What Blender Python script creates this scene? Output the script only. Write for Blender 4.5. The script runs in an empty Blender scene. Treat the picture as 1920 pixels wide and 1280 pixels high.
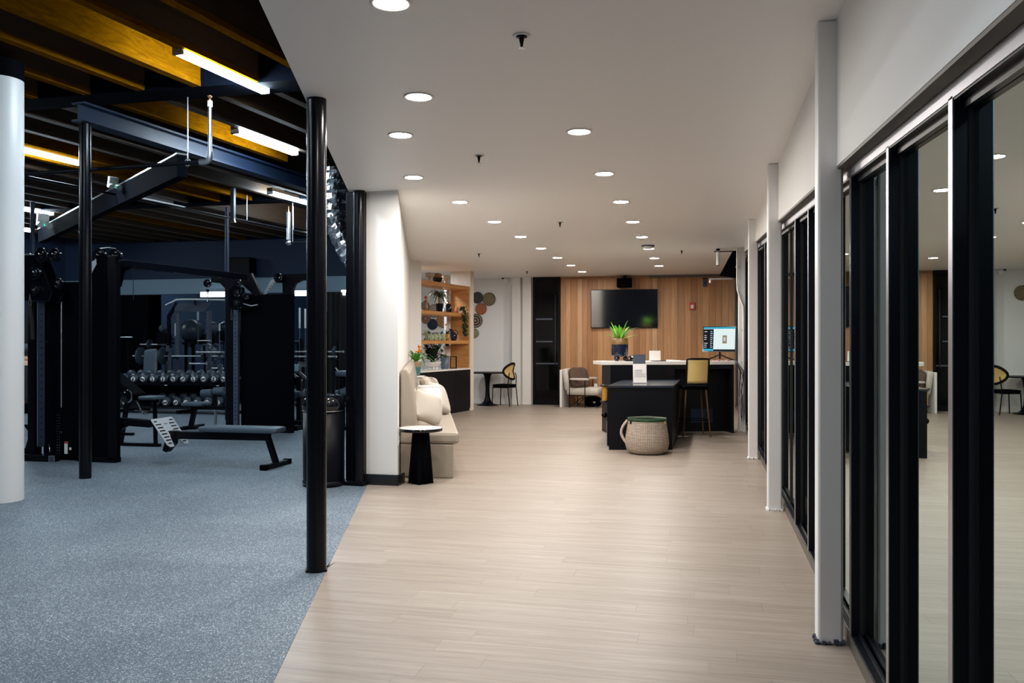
import bpy, bmesh, math, random
from mathutils import Vector, Matrix
R = random.Random(7)
PI = math.pi
S = bpy.context.scene
COL = S.collection

# ------------------------------------------------------------------ camera, world, exposure
YAW = math.atan(362/1600)
cd = bpy.data.cameras.new('camera'); cd.lens = 30; cd.sensor_width = 36; cd.shift_y = 3/1920
cd.clip_start = 0.05; cd.clip_end = 200
cam = bpy.data.objects.new('camera', cd); COL.objects.link(cam)
cam.location = (0, 0, 1.4); cam.rotation_euler = (PI/2, 0, YAW)
S.camera = cam
w = bpy.data.worlds.new('night'); S.world = w; w.use_nodes = True
w.node_tree.nodes['Background'].inputs[0].default_value = (0.012, 0.016, 0.024, 1)
w.node_tree.nodes['Background'].inputs[1].default_value = 0.35
S.view_settings.view_transform = 'Standard'; S.view_settings.look = 'None'
S.view_settings.exposure = 0.0; S.view_settings.gamma = 1; S.view_settings.use_curve_mapping = False
try:
    S.cycles.use_denoising = True
    S.cycles.max_bounces = 10; S.cycles.diffuse_bounces = 5; S.cycles.glossy_bounces = 5
    S.cycles.transparent_max_bounces = 16; S.cycles.caustics_reflective = False; S.cycles.caustics_refractive = False
    S.cycles.sample_clamp_indirect = 6
except Exception: pass
DOWN = 470.0     # radiance of a ceiling downlight
STRIP = 145.0     # radiance of a gym strip lamp

CA, SA = math.cos(YAW), math.sin(YAW)
def ray(px, py):
    r = (px-960)/1600; u = -(py-643)/1600
    return Vector((-SA+r*CA, CA+r*SA, u))
O = Vector((0, 0, 1.4))
def atz(px, py, z): d = ray(px, py); return O+d*((z-1.4)/d.z)
def aty(px, py, y): d = ray(px, py); return O+d*(y/d.y)
def atx(px, py, x): d = ray(px, py); return O+d*(x/d.x)

# ------------------------------------------------------------------ materials
MATS = {}
def mat(name, col, rough=0.5, metal=0.0, var=0.0, vscale=6, bump=0.0, bscale=60, spec=0.5, emit=None, es=1.0, stretch=None, coat=0.0):
    if name in MATS: return MATS[name]
    m = bpy.data.materials.new(name); MATS[name] = m; m.use_nodes = True
    nt = m.node_tree; b = nt.nodes['Principled BSDF']
    b.inputs['Base Color'].default_value = (*col, 1); b.inputs['Roughness'].default_value = rough
    b.inputs['Metallic'].default_value = metal; b.inputs['Specular IOR Level'].default_value = spec
    if coat: b.inputs['Coat Weight'].default_value = coat; b.inputs['Coat Roughness'].default_value = 0.08
    if emit:
        b.inputs['Emission Color'].default_value = (*emit, 1); b.inputs['Emission Strength'].default_value = es
    if var or bump:
        tc = nt.nodes.new('ShaderNodeTexCoord'); mp = nt.nodes.new('ShaderNodeMapping')
        if stretch: mp.inputs['Scale'].default_value = stretch
        nt.links.new(tc.outputs['Object'], mp.inputs['Vector'])
    if var:
        n = nt.nodes.new('ShaderNodeTexNoise'); n.inputs['Scale'].default_value = vscale; n.inputs['Detail'].default_value = 5
        cr = nt.nodes.new('ShaderNodeValToRGB')
        cr.color_ramp.elements[0].position = 0.3; cr.color_ramp.elements[1].position = 0.7
        cr.color_ramp.elements[0].color = (*[max(0, c*(1-var)) for c in col], 1)
        cr.color_ramp.elements[1].color = (*[min(1, c*(1+var)) for c in col], 1)
        nt.links.new(mp.outputs[0], n.inputs['Vector']); nt.links.new(n.outputs['Fac'], cr.inputs[0])
        nt.links.new(cr.outputs[0], b.inputs['Base Color'])
    if bump:
        n2 = nt.nodes.new('ShaderNodeTexNoise'); n2.inputs['Scale'].default_value = bscale; n2.inputs['Detail'].default_value = 3
        bp = nt.nodes.new('ShaderNodeBump'); bp.inputs['Strength'].default_value = bump; bp.inputs['Distance'].default_value = 0.01
        nt.links.new(mp.outputs[0], n2.inputs['Vector']); nt.links.new(n2.outputs['Fac'], bp.inputs['Height'])
        nt.links.new(bp.outputs[0], b.inputs['Normal'])
    return m

def plank_mat(name, cols, island, axis, rough=0.45, grain=0.25, gs=1.0, bump=0.05, swirl=0.8, along=0.9, spec=0.5):
    """wood boards: a tone per board and grain drawn out along the board"""
    m = bpy.data.materials.new(name); m.use_nodes = True; nt = m.node_tree; L = nt.links.new
    b = nt.nodes['Principled BSDF']; b.inputs['Roughness'].default_value = rough; b.inputs['Specular IOR Level'].default_value = spec
    if island: g = nt.nodes.new('ShaderNodeNewGeometry'); rnd = g.outputs['Random Per Island']
    else: g = nt.nodes.new('ShaderNodeObjectInfo'); rnd = g.outputs['Random']
    cr = nt.nodes.new('ShaderNodeValToRGB')
    el = cr.color_ramp.elements
    while len(el) < len(cols): el.new(0.5)
    for i, c in enumerate(cols): el[i].position = i/(len(cols)-1); el[i].color = (*c, 1)
    L(rnd, cr.inputs[0])
    tc = nt.nodes.new('ShaderNodeTexCoord'); mp = nt.nodes.new('ShaderNodeMapping')
    sc = [14*gs, 14*gs, 14*gs]; sc[axis] = along*gs; mp.inputs['Scale'].default_value = sc
    ad = nt.nodes.new('ShaderNodeVectorMath'); ad.operation = 'ADD'
    mu = nt.nodes.new('ShaderNodeMath'); mu.operation = 'MULTIPLY'; mu.inputs[1].default_value = 40
    L(rnd, mu.inputs[0]); L(tc.outputs['Object'], mp.inputs['Vector']); L(mp.outputs[0], ad.inputs[0]); L(mu.outputs[0], ad.inputs[1])
    n = nt.nodes.new('ShaderNodeTexNoise'); n.inputs['Scale'].default_value = 2.4; n.inputs['Detail'].default_value = 8; n.inputs['Distortion'].default_value = swirl
    n.inputs['Roughness'].default_value = 0.62
    L(ad.outputs[0], n.inputs['Vector'])
    r2 = nt.nodes.new('ShaderNodeValToRGB'); r2.color_ramp.elements[0].position = 0.3; r2.color_ramp.elements[1].position = 0.72
    lo = 1-grain; r2.color_ramp.elements[0].color = (lo, lo*0.96, lo*0.92, 1); r2.color_ramp.elements[1].color = (1, 1, 1, 1)
    L(n.outputs['Fac'], r2.inputs[0])
    mx = nt.nodes.new('ShaderNodeMix'); mx.data_type = 'RGBA'; mx.blend_type = 'MULTIPLY'; mx.inputs[0].default_value = 1
    L(cr.outputs[0], mx.inputs[6]); L(r2.outputs[0], mx.inputs[7]); L(mx.outputs[2], b.inputs['Base Color'])
    bp = nt.nodes.new('ShaderNodeBump'); bp.inputs['Strength'].default_value = bump; bp.inputs['Distance'].default_value = 0.004
    L(n.outputs['Fac'], bp.inputs['Height']); L(bp.outputs[0], b.inputs['Normal'])
    return m

M = {}
M['white_wall'] = mat('white plaster', (0.80, 0.79, 0.77), 0.75, bump=0.03, bscale=180)
M['ceil'] = mat('ceiling paint', (0.87, 0.86, 0.845), 0.45, bump=0.02, bscale=90)
M['soffit_dark'] = mat('brown trim', (0.10, 0.085, 0.07), 0.5)
M['black_steel'] = mat('black painted steel', (0.003, 0.0035, 0.006), 0.22, spec=0.22)
M['black'] = mat('black powder coat', (0.002, 0.0025, 0.005), 0.4, spec=0.14)
M['black_matte'] = mat('black matte', (0.0016, 0.002, 0.0036), 0.7, spec=0.03)
M['black_gloss'] = mat('black gloss', (0.003, 0.004, 0.007), 0.12)
M['desk'] = mat('black desk laminate', (0.003, 0.0035, 0.006), 0.42, spec=0.2)
M['desk_top'] = mat('dark desk top', (0.022, 0.029, 0.043), 0.2)
M['quartz'] = mat('white quartz', (0.80, 0.78, 0.75), 0.25, var=0.04, vscale=20)
M['frame'] = mat('dark anodised frame', (0.004, 0.005, 0.009), 0.35, metal=0.0, spec=0.25)
M['alu'] = mat('brushed aluminium', (0.42, 0.42, 0.46), 0.33, metal=1.0)
M['steel'] = mat('steel', (0.55, 0.56, 0.58), 0.3, metal=1.0)
M['chrome'] = mat('chrome', (0.82, 0.84, 0.86), 0.12, metal=1.0)
M['galv'] = mat('galvanised pipe', (0.5, 0.52, 0.55), 0.35, metal=1.0, var=0.2, vscale=30)
M['brass'] = mat('copper brass', (0.7, 0.36, 0.18), 0.3, metal=1.0)
M['column_white'] = mat('white column paint', (0.84, 0.84, 0.84), 0.35, bump=0.02, bscale=40)
M['navy'] = mat('navy painted steel', (0.010, 0.021, 0.048), 0.45, spec=0.3)
M['navy_wall'] = mat('navy wall paint', (0.014, 0.027, 0.058), 0.6, spec=0.3)
M['blue_band'] = mat('blue grey wall paint', (0.20, 0.29, 0.36), 0.6)
M['deck'] = mat('dark roof deck', (0.010, 0.008, 0.007), 0.8)
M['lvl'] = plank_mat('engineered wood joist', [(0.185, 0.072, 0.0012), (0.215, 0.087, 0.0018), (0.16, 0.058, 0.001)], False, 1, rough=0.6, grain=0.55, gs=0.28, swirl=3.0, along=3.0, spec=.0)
M['lvl_shade'] = plank_mat('shaded wood joist', [(0.055, 0.03, 0.014), (0.08, 0.043, 0.02)], False, 1, rough=0.6, grain=0.5, gs=0.35)  # same joist wood with shade painted into its colour
M['rubber'] = None
M['cream'] = mat('cream upholstery', (0.355, 0.307, 0.25), 0.55, bump=0.06, bscale=300)
M['cream_light'] = mat('cream linen', (0.54, 0.50, 0.44), 0.8, bump=0.15, bscale=260)
M['taupe'] = mat('taupe linen', (0.50, 0.45, 0.38), 0.85, bump=0.2, bscale=220)
M['white_gloss'] = mat('white lacquer', (0.82, 0.81, 0.80), 0.3)
M['white'] = mat('white plastic', (0.85, 0.84, 0.82), 0.45)
M['brown_cushion'] = mat('brown suede', (0.085, 0.05, 0.035), 0.85, var=0.2, vscale=18)
M['shelf_wood'] = mat('oak shelf', (0.50, 0.235, 0.07), 0.5, var=0.22, vscale=4, stretch=(0.6, 0.6, 9), bump=0.03)
M['pale_wood'] = mat('pale lime washed panel', (0.72, 0.655, 0.56), 0.6, var=0.06, vscale=9, stretch=(4, 4, 0.5))
M['walnut'] = mat('walnut leg', (0.30, 0.14, 0.05), 0.4, var=0.2, vscale=9)
M['cane'] = mat('woven cane', (0.62, 0.43, 0.17), 0.6)
M['leaf'] = mat('green leaf', (0.10, 0.34, 0.035), 0.4, var=0.35, vscale=14)
M['leaf_light'] = mat('light green frond', (0.20, 0.55, 0.06), 0.4, var=0.3, vscale=14)
M['leaf_dark'] = mat('dark leaf', (0.018, 0.05, 0.022), 0.45, var=0.3, vscale=14)
M['teal'] = mat('teal glaze', (0.05, 0.20, 0.22), 0.2)
M['navy_glaze'] = mat('navy glaze', (0.008, 0.013, 0.035), 0.1)
M['amber'] = mat('amber glaze', (0.42, 0.22, 0.035), 0.3)
M['terracotta'] = mat('terracotta glaze', (0.45, 0.12, 0.05), 0.35)
M['orange_petal'] = mat('orange bract', (0.95, 0.35, 0.03), 0.5)
M['pink_petal'] = mat('pink bract', (0.70, 0.28, 0.28), 0.5)
M['slate_glaze'] = mat('slate blue glaze', (0.10, 0.15, 0.20), 0.4)
M['celadon'] = mat('celadon glaze', (0.38, 0.46, 0.30), 0.3, var=0.2, vscale=30)
M['blush'] = mat('blush pot', (0.68, 0.50, 0.42), 0.6)
M['soil'] = mat('soil', (0.03, 0.02, 0.014), 0.95)
M['moss'] = mat('yellow moss', (0.30, 0.25, 0.03), 0.9, var=0.4, vscale=60)
M['red'] = mat('red plastic', (0.48, 0.03, 0.02), 0.4)
M['pad'] = mat('slate vinyl pad', (0.07, 0.10, 0.135), 0.4)
M['plate_alu'] = mat('brushed foot plate', (0.60, 0.63, 0.66), 0.4, metal=0.3)
M['foil'] = mat('foil duct', (0.62, 0.66, 0.70), 0.22, metal=1.0, bump=0.9, bscale=26)
M['skin'] = mat('skin', (0.62, 0.33, 0.24), 0.5)
M['hair'] = mat('dark hair', (0.012, 0.014, 0.02), 0.5)
M['cloth_black'] = mat('black sports fabric', (0.012, 0.012, 0.014), 0.8)
M['green_liner'] = mat('green fabric liner', (0.012, 0.042, 0.016), 0.75, var=0.4, vscale=20)
M['sub'] = mat('floor joint', (0.36, 0.28, 0.21), 0.8)
M['paper'] = mat('paper', (0.86, 0.84, 0.81), 0.6)
M['ink'] = mat('grey ink', (0.30, 0.30, 0.31), 0.7)
M['slate'] = mat('slate plastic', (0.055, 0.07, 0.105), 0.5)
M['gasket'] = mat('rubber gasket', (0.01, 0.01, 0.012), 0.7)
M['asphalt'] = mat('night pavement', (0.03, 0.03, 0.032), 0.9)
M['baseblack'] = mat('black vinyl base', (0.008, 0.009, 0.013), 0.3)

def emat(name, col, s):
    m = bpy.data.materials.new(name); m.use_nodes = True; nt = m.node_tree; nt.nodes.clear()
    e = nt.nodes.new('ShaderNodeEmission'); e.inputs[0].default_value = (*col, 1); e.inputs[1].default_value = s
    o = nt.nodes.new('ShaderNodeOutputMaterial'); nt.links.new(e.outputs[0], o.inputs[0]); return m
M['lamp'] = emat('downlight lens', (1.0, 0.935, 0.87), DOWN)
M['strip'] = emat('strip lens', (0.76, 0.90, 1.0), STRIP)
M['scr_white'] = emat('screen white', (0.80, 0.93, 0.93), 0.95)
M['scr_blue'] = emat('screen cyan', (0.05, 0.45, 0.62), 0.9)
M['scr_dark'] = emat('screen dark', (0.012, 0.016, 0.022), 0.9)
M['scr_text'] = emat('screen text', (0.65, 0.75, 0.8), 0.8)
M['scr_pic'] = emat('screen picture', (0.42, 0.30, 0.20), 0.8)
M['led_green'] = emat('green led', (0.05, 0.9, 0.5), 2.0)

def glass_mat(name, tint, ior, refl=(1, 1, 1)):
    m = bpy.data.materials.new(name); m.use_nodes = True; nt = m.node_tree; nt.nodes.clear(); L = nt.links.new
    tr = nt.nodes.new('ShaderNodeBsdfTransparent'); tr.inputs[0].default_value = (*tint, 1)
    gl = nt.nodes.new('ShaderNodeBsdfGlossy'); gl.inputs['Color'].default_value = (*refl, 1); gl.inputs['Roughness'].default_value = 0.0
    fr = nt.nodes.new('ShaderNodeFresnel'); fr.inputs[0].default_value = ior
    mx = nt.nodes.new('ShaderNodeMixShader'); o = nt.nodes.new('ShaderNodeOutputMaterial')
    L(fr.outputs[0], mx.inputs[0]); L(tr.outputs[0], mx.inputs[1]); L(gl.outputs[0], mx.inputs[2]); L(mx.outputs[0], o.inputs[0]); return m
M['glass'] = glass_mat('window glass', (0.5, 0.6, 0.6), 1.68, (0.60, 0.68, 0.66))
M['dark_glass'] = glass_mat('smoked glass', (0.62, 0.66, 0.72), 1.22)
M['mirror'] = mat('gym mirror', (0.50, 0.62, 0.70), 0.02, metal=1.0)

def rubber_mat():
    m = bpy.data.materials.new('flecked rubber'); m.use_nodes = True; nt = m.node_tree; L = nt.links.new
    b = nt.nodes['Principled BSDF']; b.inputs['Roughness'].default_value = 0.62; b.inputs['Specular IOR Level'].default_value = 0.35
    tc = nt.nodes.new('ShaderNodeTexCoord')
    v = nt.nodes.new('ShaderNodeTexVoronoi'); v.inputs['Scale'].default_value = 210
    L(tc.outputs['Object'], v.inputs['Vector'])
    sp = nt.nodes.new('ShaderNodeSeparateColor'); L(v.outputs['Color'], sp.inputs[0])
    cr = nt.nodes.new('ShaderNodeValToRGB'); cr.color_ramp.interpolation = 'CONSTANT'
    e = cr.color_ramp.elements; e[0].position = 0; e[0].color = (0.085, 0.115, 0.145, 1); e[1].position = 0.52; e[1].color = (0.13, 0.165, 0.205, 1)
    x = e.new(0.78); x.color = (0.27, 0.33, 0.38, 1); x = e.new(0.93); x.color = (0.5, 0.56, 0.6, 1)
    L(sp.outputs[0], cr.inputs[0])
    n = nt.nodes.new('ShaderNodeTexNoise'); n.inputs['Scale'].default_value = 1.3; n.inputs['Detail'].default_value = 4
    L(tc.outputs['Object'], n.inputs['Vector'])
    r2 = nt.nodes.new('ShaderNodeValToRGB'); r2.color_ramp.elements[0].position = 0.35; r2.color_ramp.elements[1].position = 0.65
    r2.color_ramp.elements[0].color = (0.78, 0.79, 0.82, 1); r2.color_ramp.elements[1].color = (1, 1, 1, 1)
    L(n.outputs['Fac'], r2.inputs[0])
    mx = nt.nodes.new('ShaderNodeMix'); mx.data_type = 'RGBA'; mx.blend_type = 'MULTIPLY'; mx.inputs[0].default_value = 1
    L(cr.outputs[0], mx.inputs[6]); L(r2.outputs[0], mx.inputs[7]); L(mx.outputs[2], b.inputs['Base Color'])
    bp = nt.nodes.new('ShaderNodeBump'); bp.inputs['Strength'].default_value = 0.15; bp.inputs['Distance'].default_value = 0.002
    L(sp.outputs[1], bp.inputs['Height']); L(bp.outputs[0], b.inputs['Normal'])
    return m
M['rubber'] = rubber_mat()

def ring_mat(name, c1, c2, freq, rad=0):
    """woven rings (or spokes) round the object's own centre, on an xz disc"""
    m = bpy.data.materials.new(name); m.use_nodes = True; nt = m.node_tree; L = nt.links.new
    b = nt.nodes['Principled BSDF']; b.inputs['Roughness'].default_value = 0.8
    tc = nt.nodes.new('ShaderNodeTexCoord')
    sx = nt.nodes.new('ShaderNodeSeparateXYZ'); L(tc.outputs['Object'], sx.inputs[0])
    cx = nt.nodes.new('ShaderNodeCombineXYZ'); L(sx.outputs[0], cx.inputs[0]); L(sx.outputs[2], cx.inputs[1])
    ln = nt.nodes.new('ShaderNodeVectorMath'); ln.operation = 'LENGTH'; L(cx.outputs[0], ln.inputs[0])
    mu = nt.nodes.new('ShaderNodeMath'); mu.operation = 'MULTIPLY'; mu.inputs[1].default_value = freq; L(ln.outputs['Value'], mu.inputs[0])
    si = nt.nodes.new('ShaderNodeMath'); si.operation = 'SINE'; L(mu.outputs[0], si.inputs[0])
    out = si.outputs[0]
    if rad:
        at = nt.nodes.new('ShaderNodeMath'); at.operation = 'ARCTAN2'; L(sx.outputs[0], at.inputs[0]); L(sx.outputs[2], at.inputs[1])
        m2 = nt.nodes.new('ShaderNodeMath'); m2.operation = 'MULTIPLY'; m2.inputs[1].default_value = rad; L(at.outputs[0], m2.inputs[0])
        s2 = nt.nodes.new('ShaderNodeMath'); s2.operation = 'SINE'; L(m2.outputs[0], s2.inputs[0])
        m3 = nt.nodes.new('ShaderNodeMath'); m3.operation = 'MULTIPLY'; L(out, m3.inputs[0]); L(s2.outputs[0], m3.inputs[1]); out = m3.outputs[0]
    cr = nt.nodes.new('ShaderNodeValToRGB'); e = cr.color_ramp.elements
    e[0].position = 0.1; e[0].color = (*c1, 1); e[1].position = 0.45; e[1].color = (*c2, 1); L(out, cr.inputs[0])
    L(cr.outputs[0], b.inputs['Base Color']); return m

def weave_mat(name, c1, c2, sx, sz):
    """coarse basket weave: rows round the body and stitches between"""
    m = bpy.data.materials.new(name); m.use_nodes = True; nt = m.node_tree; L = nt.links.new
    b = nt.nodes['Principled BSDF']; b.inputs['Roughness'].default_value = 0.85
    tc = nt.nodes.new('ShaderNodeTexCoord'); s = nt.nodes.new('ShaderNodeSeparateXYZ'); L(tc.outputs['Object'], s.inputs[0])
    at = nt.nodes.new('ShaderNodeMath'); at.operation = 'ARCTAN2'; L(s.outputs[0], at.inputs[0]); L(s.outputs[1], at.inputs[1])
    def sine(inp, k):
        a = nt.nodes.new('ShaderNodeMath'); a.operation = 'MULTIPLY'; a.inputs[1].default_value = k; L(inp, a.inputs[0])
        q = nt.nodes.new('ShaderNodeMath'); q.operation = 'SINE'; L(a.outputs[0], q.inputs[0]); return q.outputs[0]
    a1 = sine(at.outputs[0], sx); a2 = sine(s.outputs[2], sz)
    mxm = nt.nodes.new('ShaderNodeMath'); mxm.operation = 'MULTIPLY'; L(a1, mxm.inputs[0]); L(a2, mxm.inputs[1])
    ad = nt.nodes.new('ShaderNodeMath'); ad.operation = 'ADD'; L(mxm.outputs[0], ad.inputs[0]); L(a2, ad.inputs[1])
    n = nt.nodes.new('ShaderNodeTexNoise'); n.inputs['Scale'].default_value = 25; L(tc.outputs['Object'], n.inputs['Vector'])
    a3 = nt.nodes.new('ShaderNodeMath'); a3.operation = 'ADD'; L(ad.outputs[0], a3.inputs[0]); L(n.outputs['Fac'], a3.inputs[1])
    cr = nt.nodes.new('ShaderNodeValToRGB'); e = cr.color_ramp.elements
    e[0].position = 0.0; e[0].color = (*c1, 1); e[1].position = 0.6; e[1].color = (*c2, 1); L(a3.outputs[0], cr.inputs[0]); L(cr.outputs[0], b.inputs['Base Color'])
    bp = nt.nodes.new('ShaderNodeBump'); bp.inputs['Strength'].default_value = 0.6; bp.inputs['Distance'].default_value = 0.006
    L(ad.outputs[0], bp.inputs['Height']); L(bp.outputs[0], b.inputs['Normal']); return m

# ------------------------------------------------------------------ mesh builder
class MB:
    def __init__(s, off=(0, 0, 0)): s.v = []; s.f = []; s.off = Vector(off); s.sm = []
    def add(s, vs, fs, smooth=False):
        n = len(s.v); s.v += [tuple(Vector(p)-s.off) for p in vs]; s.f += [tuple(i+n for i in f) for f in fs]; s.sm += [smooth]*len(fs); return s
    def box(s, c, size, rz=0, rx=0, ry=0):
        a, b, d = [q/2 for q in size]; m = Matrix.Rotation(rz, 3, 'Z') @ Matrix.Rotation(ry, 3, 'Y') @ Matrix.Rotation(rx, 3, 'X')
        vs = [m @ Vector((x*a, y*b, z*d))+Vector(c) for x in (-1, 1) for y in (-1, 1) for z in (-1, 1)]
        return s.add(vs, [(0, 1, 3, 2), (4, 6, 7, 5), (0, 4, 5, 1), (2, 3, 7, 6), (0, 2, 6, 4), (1, 5, 7, 3)])
    def bx(s, x0, x1, y0, y1, z0, z1): return s.box(((x0+x1)/2, (y0+y1)/2, (z0+z1)/2), (abs(x1-x0), abs(y1-y0), abs(z1-z0)))
    def beam(s, p, q, wd, h, up=(0, 0, 1)):
        p = Vector(p); q = Vector(q); d = (q-p).normalized(); u = Vector(up); sd = d.cross(u).normalized(); u = sd.cross(d)
        vs = [c+sd*a*wd/2+u*b*h/2 for c in (p, q) for a, b in ((-1, -1), (1, -1), (1, 1), (-1, 1))]
        return s.add(vs, [(0, 1, 2, 3), (7, 6, 5, 4), (0, 4, 5, 1), (1, 5, 6, 2), (2, 6, 7, 3), (3, 7, 4, 0)])
    def cyl(s, p, q, r, n=16, r2=None, caps=True):
        p = Vector(p); q = Vector(q); d = (q-p).normalized(); a = Vector((1, 0, 0)) if abs(d.x) < 0.9 else Vector((0, 1, 0))
        u = d.cross(a).normalized(); v = d.cross(u); r2 = r if r2 is None else r2
        vs = [c+(u*math.cos(2*PI*i/n)+v*math.sin(2*PI*i/n))*rr for c, rr in ((p, r), (q, r2)) for i in range(n)]
        s.add(vs, [(i, (i+1) % n, n+(i+1) % n, n+i) for i in range(n)], True)
        if caps:
            s.add(vs[:n], [tuple(range(n))[::-1]]); s.add(vs[n:], [tuple(range(n))])
        return s
    def tube(s, pts, r, n=8, closed=False):
        pts = [Vector(p) for p in pts]; N = len(pts); vs = []; pu = None
        for i, p in enumerate(pts):
            if closed: d = (pts[(i+1) % N]-pts[i-1]).normalized()
            else: d = (pts[min(i+1, N-1)]-pts[max(i-1, 0)]).normalized()
            if pu is None: a = Vector((0, 0, 1)) if abs(d.z) < 0.9 else Vector((1, 0, 0)); u = d.cross(a).normalized()
            else: u = (pu-d*pu.dot(d)).normalized()
            pu = u; v = d.cross(u); rr = r[i] if isinstance(r, (list, tuple)) else r
            vs += [p+(u*math.cos(2*PI*k/n)+v*math.sin(2*PI*k/n))*rr for k in range(n)]
        fs = [(i*n+k, i*n+(k+1) % n, ((i+1) % N)*n+(k+1) % n, ((i+1) % N)*n+k) for i in range(N if closed else N-1) for k in range(n)]
        s.add(vs, fs, True)
        if not closed: s.add(vs[:n], [tuple(range(n))[::-1]]); s.add(vs[-n:], [tuple(range(n))])
        return s
    def lathe(s, prof, c=(0, 0, 0), n=24, axis='z', rad=None):
        c = Vector(c); vs = []; idx = []
        for r, z in prof:
            row = []
            for i in range(n if r > 1e-5 else 1):
                a = 2*PI*i/n; k = rad(a) if rad else 1.0
                p = (r*k*math.cos(a), r*k*math.sin(a), z)
                if axis == 'y': p = (p[0], z, p[1])
                elif axis == 'x': p = (z, p[0], p[1])
                row.append(len(vs)); vs.append(c+Vector(p))
            idx.append(row)
        fs = []
        for a, b in zip(idx, idx[1:]):
            for i in range(n):
                j = (i+1) % n
                if len(a) == 1 and len(b) == 1: continue
                if len(a) == 1: fs.append((a[0], b[j], b[i]))
                elif len(b) == 1: fs.append((a[i], a[j], b[0]))
                else: fs.append((a[i], a[j], b[j], b[i]))
        return s.add(vs, fs, True)
    def ball(s, c, r, n=16, sc=(1, 1, 1)):
        m = n//2
        prof = [(r*math.sin(PI*i/m), -r*math.cos(PI*i/m)) for i in range(m+1)]; prof[0] = (0, -r); prof[-1] = (0, r)
        k = MB(); k.lathe(prof, n=n); c = Vector(c)
        return s.add([Vector((p[0]*sc[0], p[1]*sc[1], p[2]*sc[2]))+c for p in k.v], k.f, True)
    def prism(s, poly, a, b, ax='z'):
        """extrude a 2D outline from a to b along an axis: z (x,y), y (x,z), x (y,z)"""
        def P(p, t): return (p[0], p[1], t) if ax == 'z' else (p[0], t, p[1]) if ax == 'y' else (t, p[0], p[1])
        n = len(poly); vs = [P(p, a) for p in poly]+[P(p, b) for p in poly]
        return s.add(vs, [tuple(range(n))[::-1], tuple(range(n, 2*n))]+[(i, (i+1) % n, n+(i+1) % n, n+i) for i in range(n)])
    def leaf(s, base, tip, w, sag=0.0, n=6, fold=0.25):
        """a blade with a folded midrib, bowed by sag"""
        base = Vector(base); tip = Vector(tip); d = tip-base; sd = d.cross(Vector((0, 0, 1)))
        sd = sd.normalized() if sd.length > 1e-6 else Vector((1, 0, 0)); up = sd.cross(d).normalized(); vs = []; fs = []
        for i in range(n+1):
            t = i/n; c = base+d*t+Vector((0, 0, 1))*sag*4*t*(1-t); ww = w*(math.sin(PI*(0.12+0.88*t))**0.8 if i < n else 0.03)/2
            vs += [c-sd*ww+up*ww*fold, c-up*ww*fold*0.3, c+sd*ww+up*ww*fold]
        for i in range(n):
            k = 3*i; fs += [(k, k+1, k+4, k+3), (k+1, k+2, k+5, k+4)]
        return s.add(vs, fs, True)
    def build(s, name, m, parent=None, bev=0, sub=0, kind=None, loc=None, solid=0):
        me = bpy.data.meshes.new(name); me.from_pydata(s.v, [], s.f)
        bm = bmesh.new(); bm.from_mesh(me); bmesh.ops.recalc_face_normals(bm, faces=bm.faces); bm.to_mesh(me); bm.free()
        for p, q in zip(me.polygons, s.sm): p.use_smooth = q
        me.materials.append(m if not isinstance(m, str) else M[m]); me.update()
        o = bpy.data.objects.new(name, me); COL.objects.link(o)
        if parent: o.parent = parent
        if loc: o.location = loc
        elif parent is None and s.off.length: o.location = s.off
        if solid: k = o.modifiers.new('solid', 'SOLIDIFY'); k.thickness = solid
        if bev:
            k = o.modifiers.new('bevel', 'BEVEL'); k.width = bev; k.segments = 2; k.limit_method = 'ANGLE'; k.angle_limit = 0.7
            k.harden_normals = False
        if sub: k = o.modifiers.new('sub', 'SUBSURF'); k.levels = sub; k.render_levels = sub
        if kind: o['kind'] = kind
        return o
def tag(o, label, cat, group=None):
    o['label'] = label; o['category'] = cat
    if group: o['group'] = group
    return o
def T(name, label, cat, loc, rz=0, group=None):
    o = bpy.data.objects.new(name, None); COL.objects.link(o); o.location = loc; o.rotation_euler = (0, 0, rz); o.empty_display_size = 0.1
    return tag(o, label, cat, group)
def dup(o, loc=None, rz=None, label=None, parent=None):
    c = o.copy(); COL.objects.link(c); c.parent = parent
    if loc is not None: c.location = loc
    if rz is not None: c.rotation_euler = (0, 0, rz)
    if label: c['label'] = label
    for ch in list(o.children): dup(ch, parent=c)
    return c
def arc(c, r, a0, a1, n, plane='xz'):
    out = []
    for i in range(n+1):
        a = a0+(a1-a0)*i/n; p, q = r*math.cos(a), r*math.sin(a)
        out.append((c[0]+p, c[1], c[2]+q) if plane == 'xz' else (c[0]+p, c[1]+q, c[2]) if plane == 'xy' else (c[0], c[1]+p, c[2]+q))
    return out
ST = 'structure'

# ================================================================== SETTING
def fedge(y): return -1.736-0.3235*(max(y, 2.9)-3.213)      # where the wood floor meets the rubber
def sedge(y): return -1.904-0.343*(max(y, 2.9)-3.396)       # edge of the lowered ceiling
CEIL = 2.9
BACK = 19.15

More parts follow.
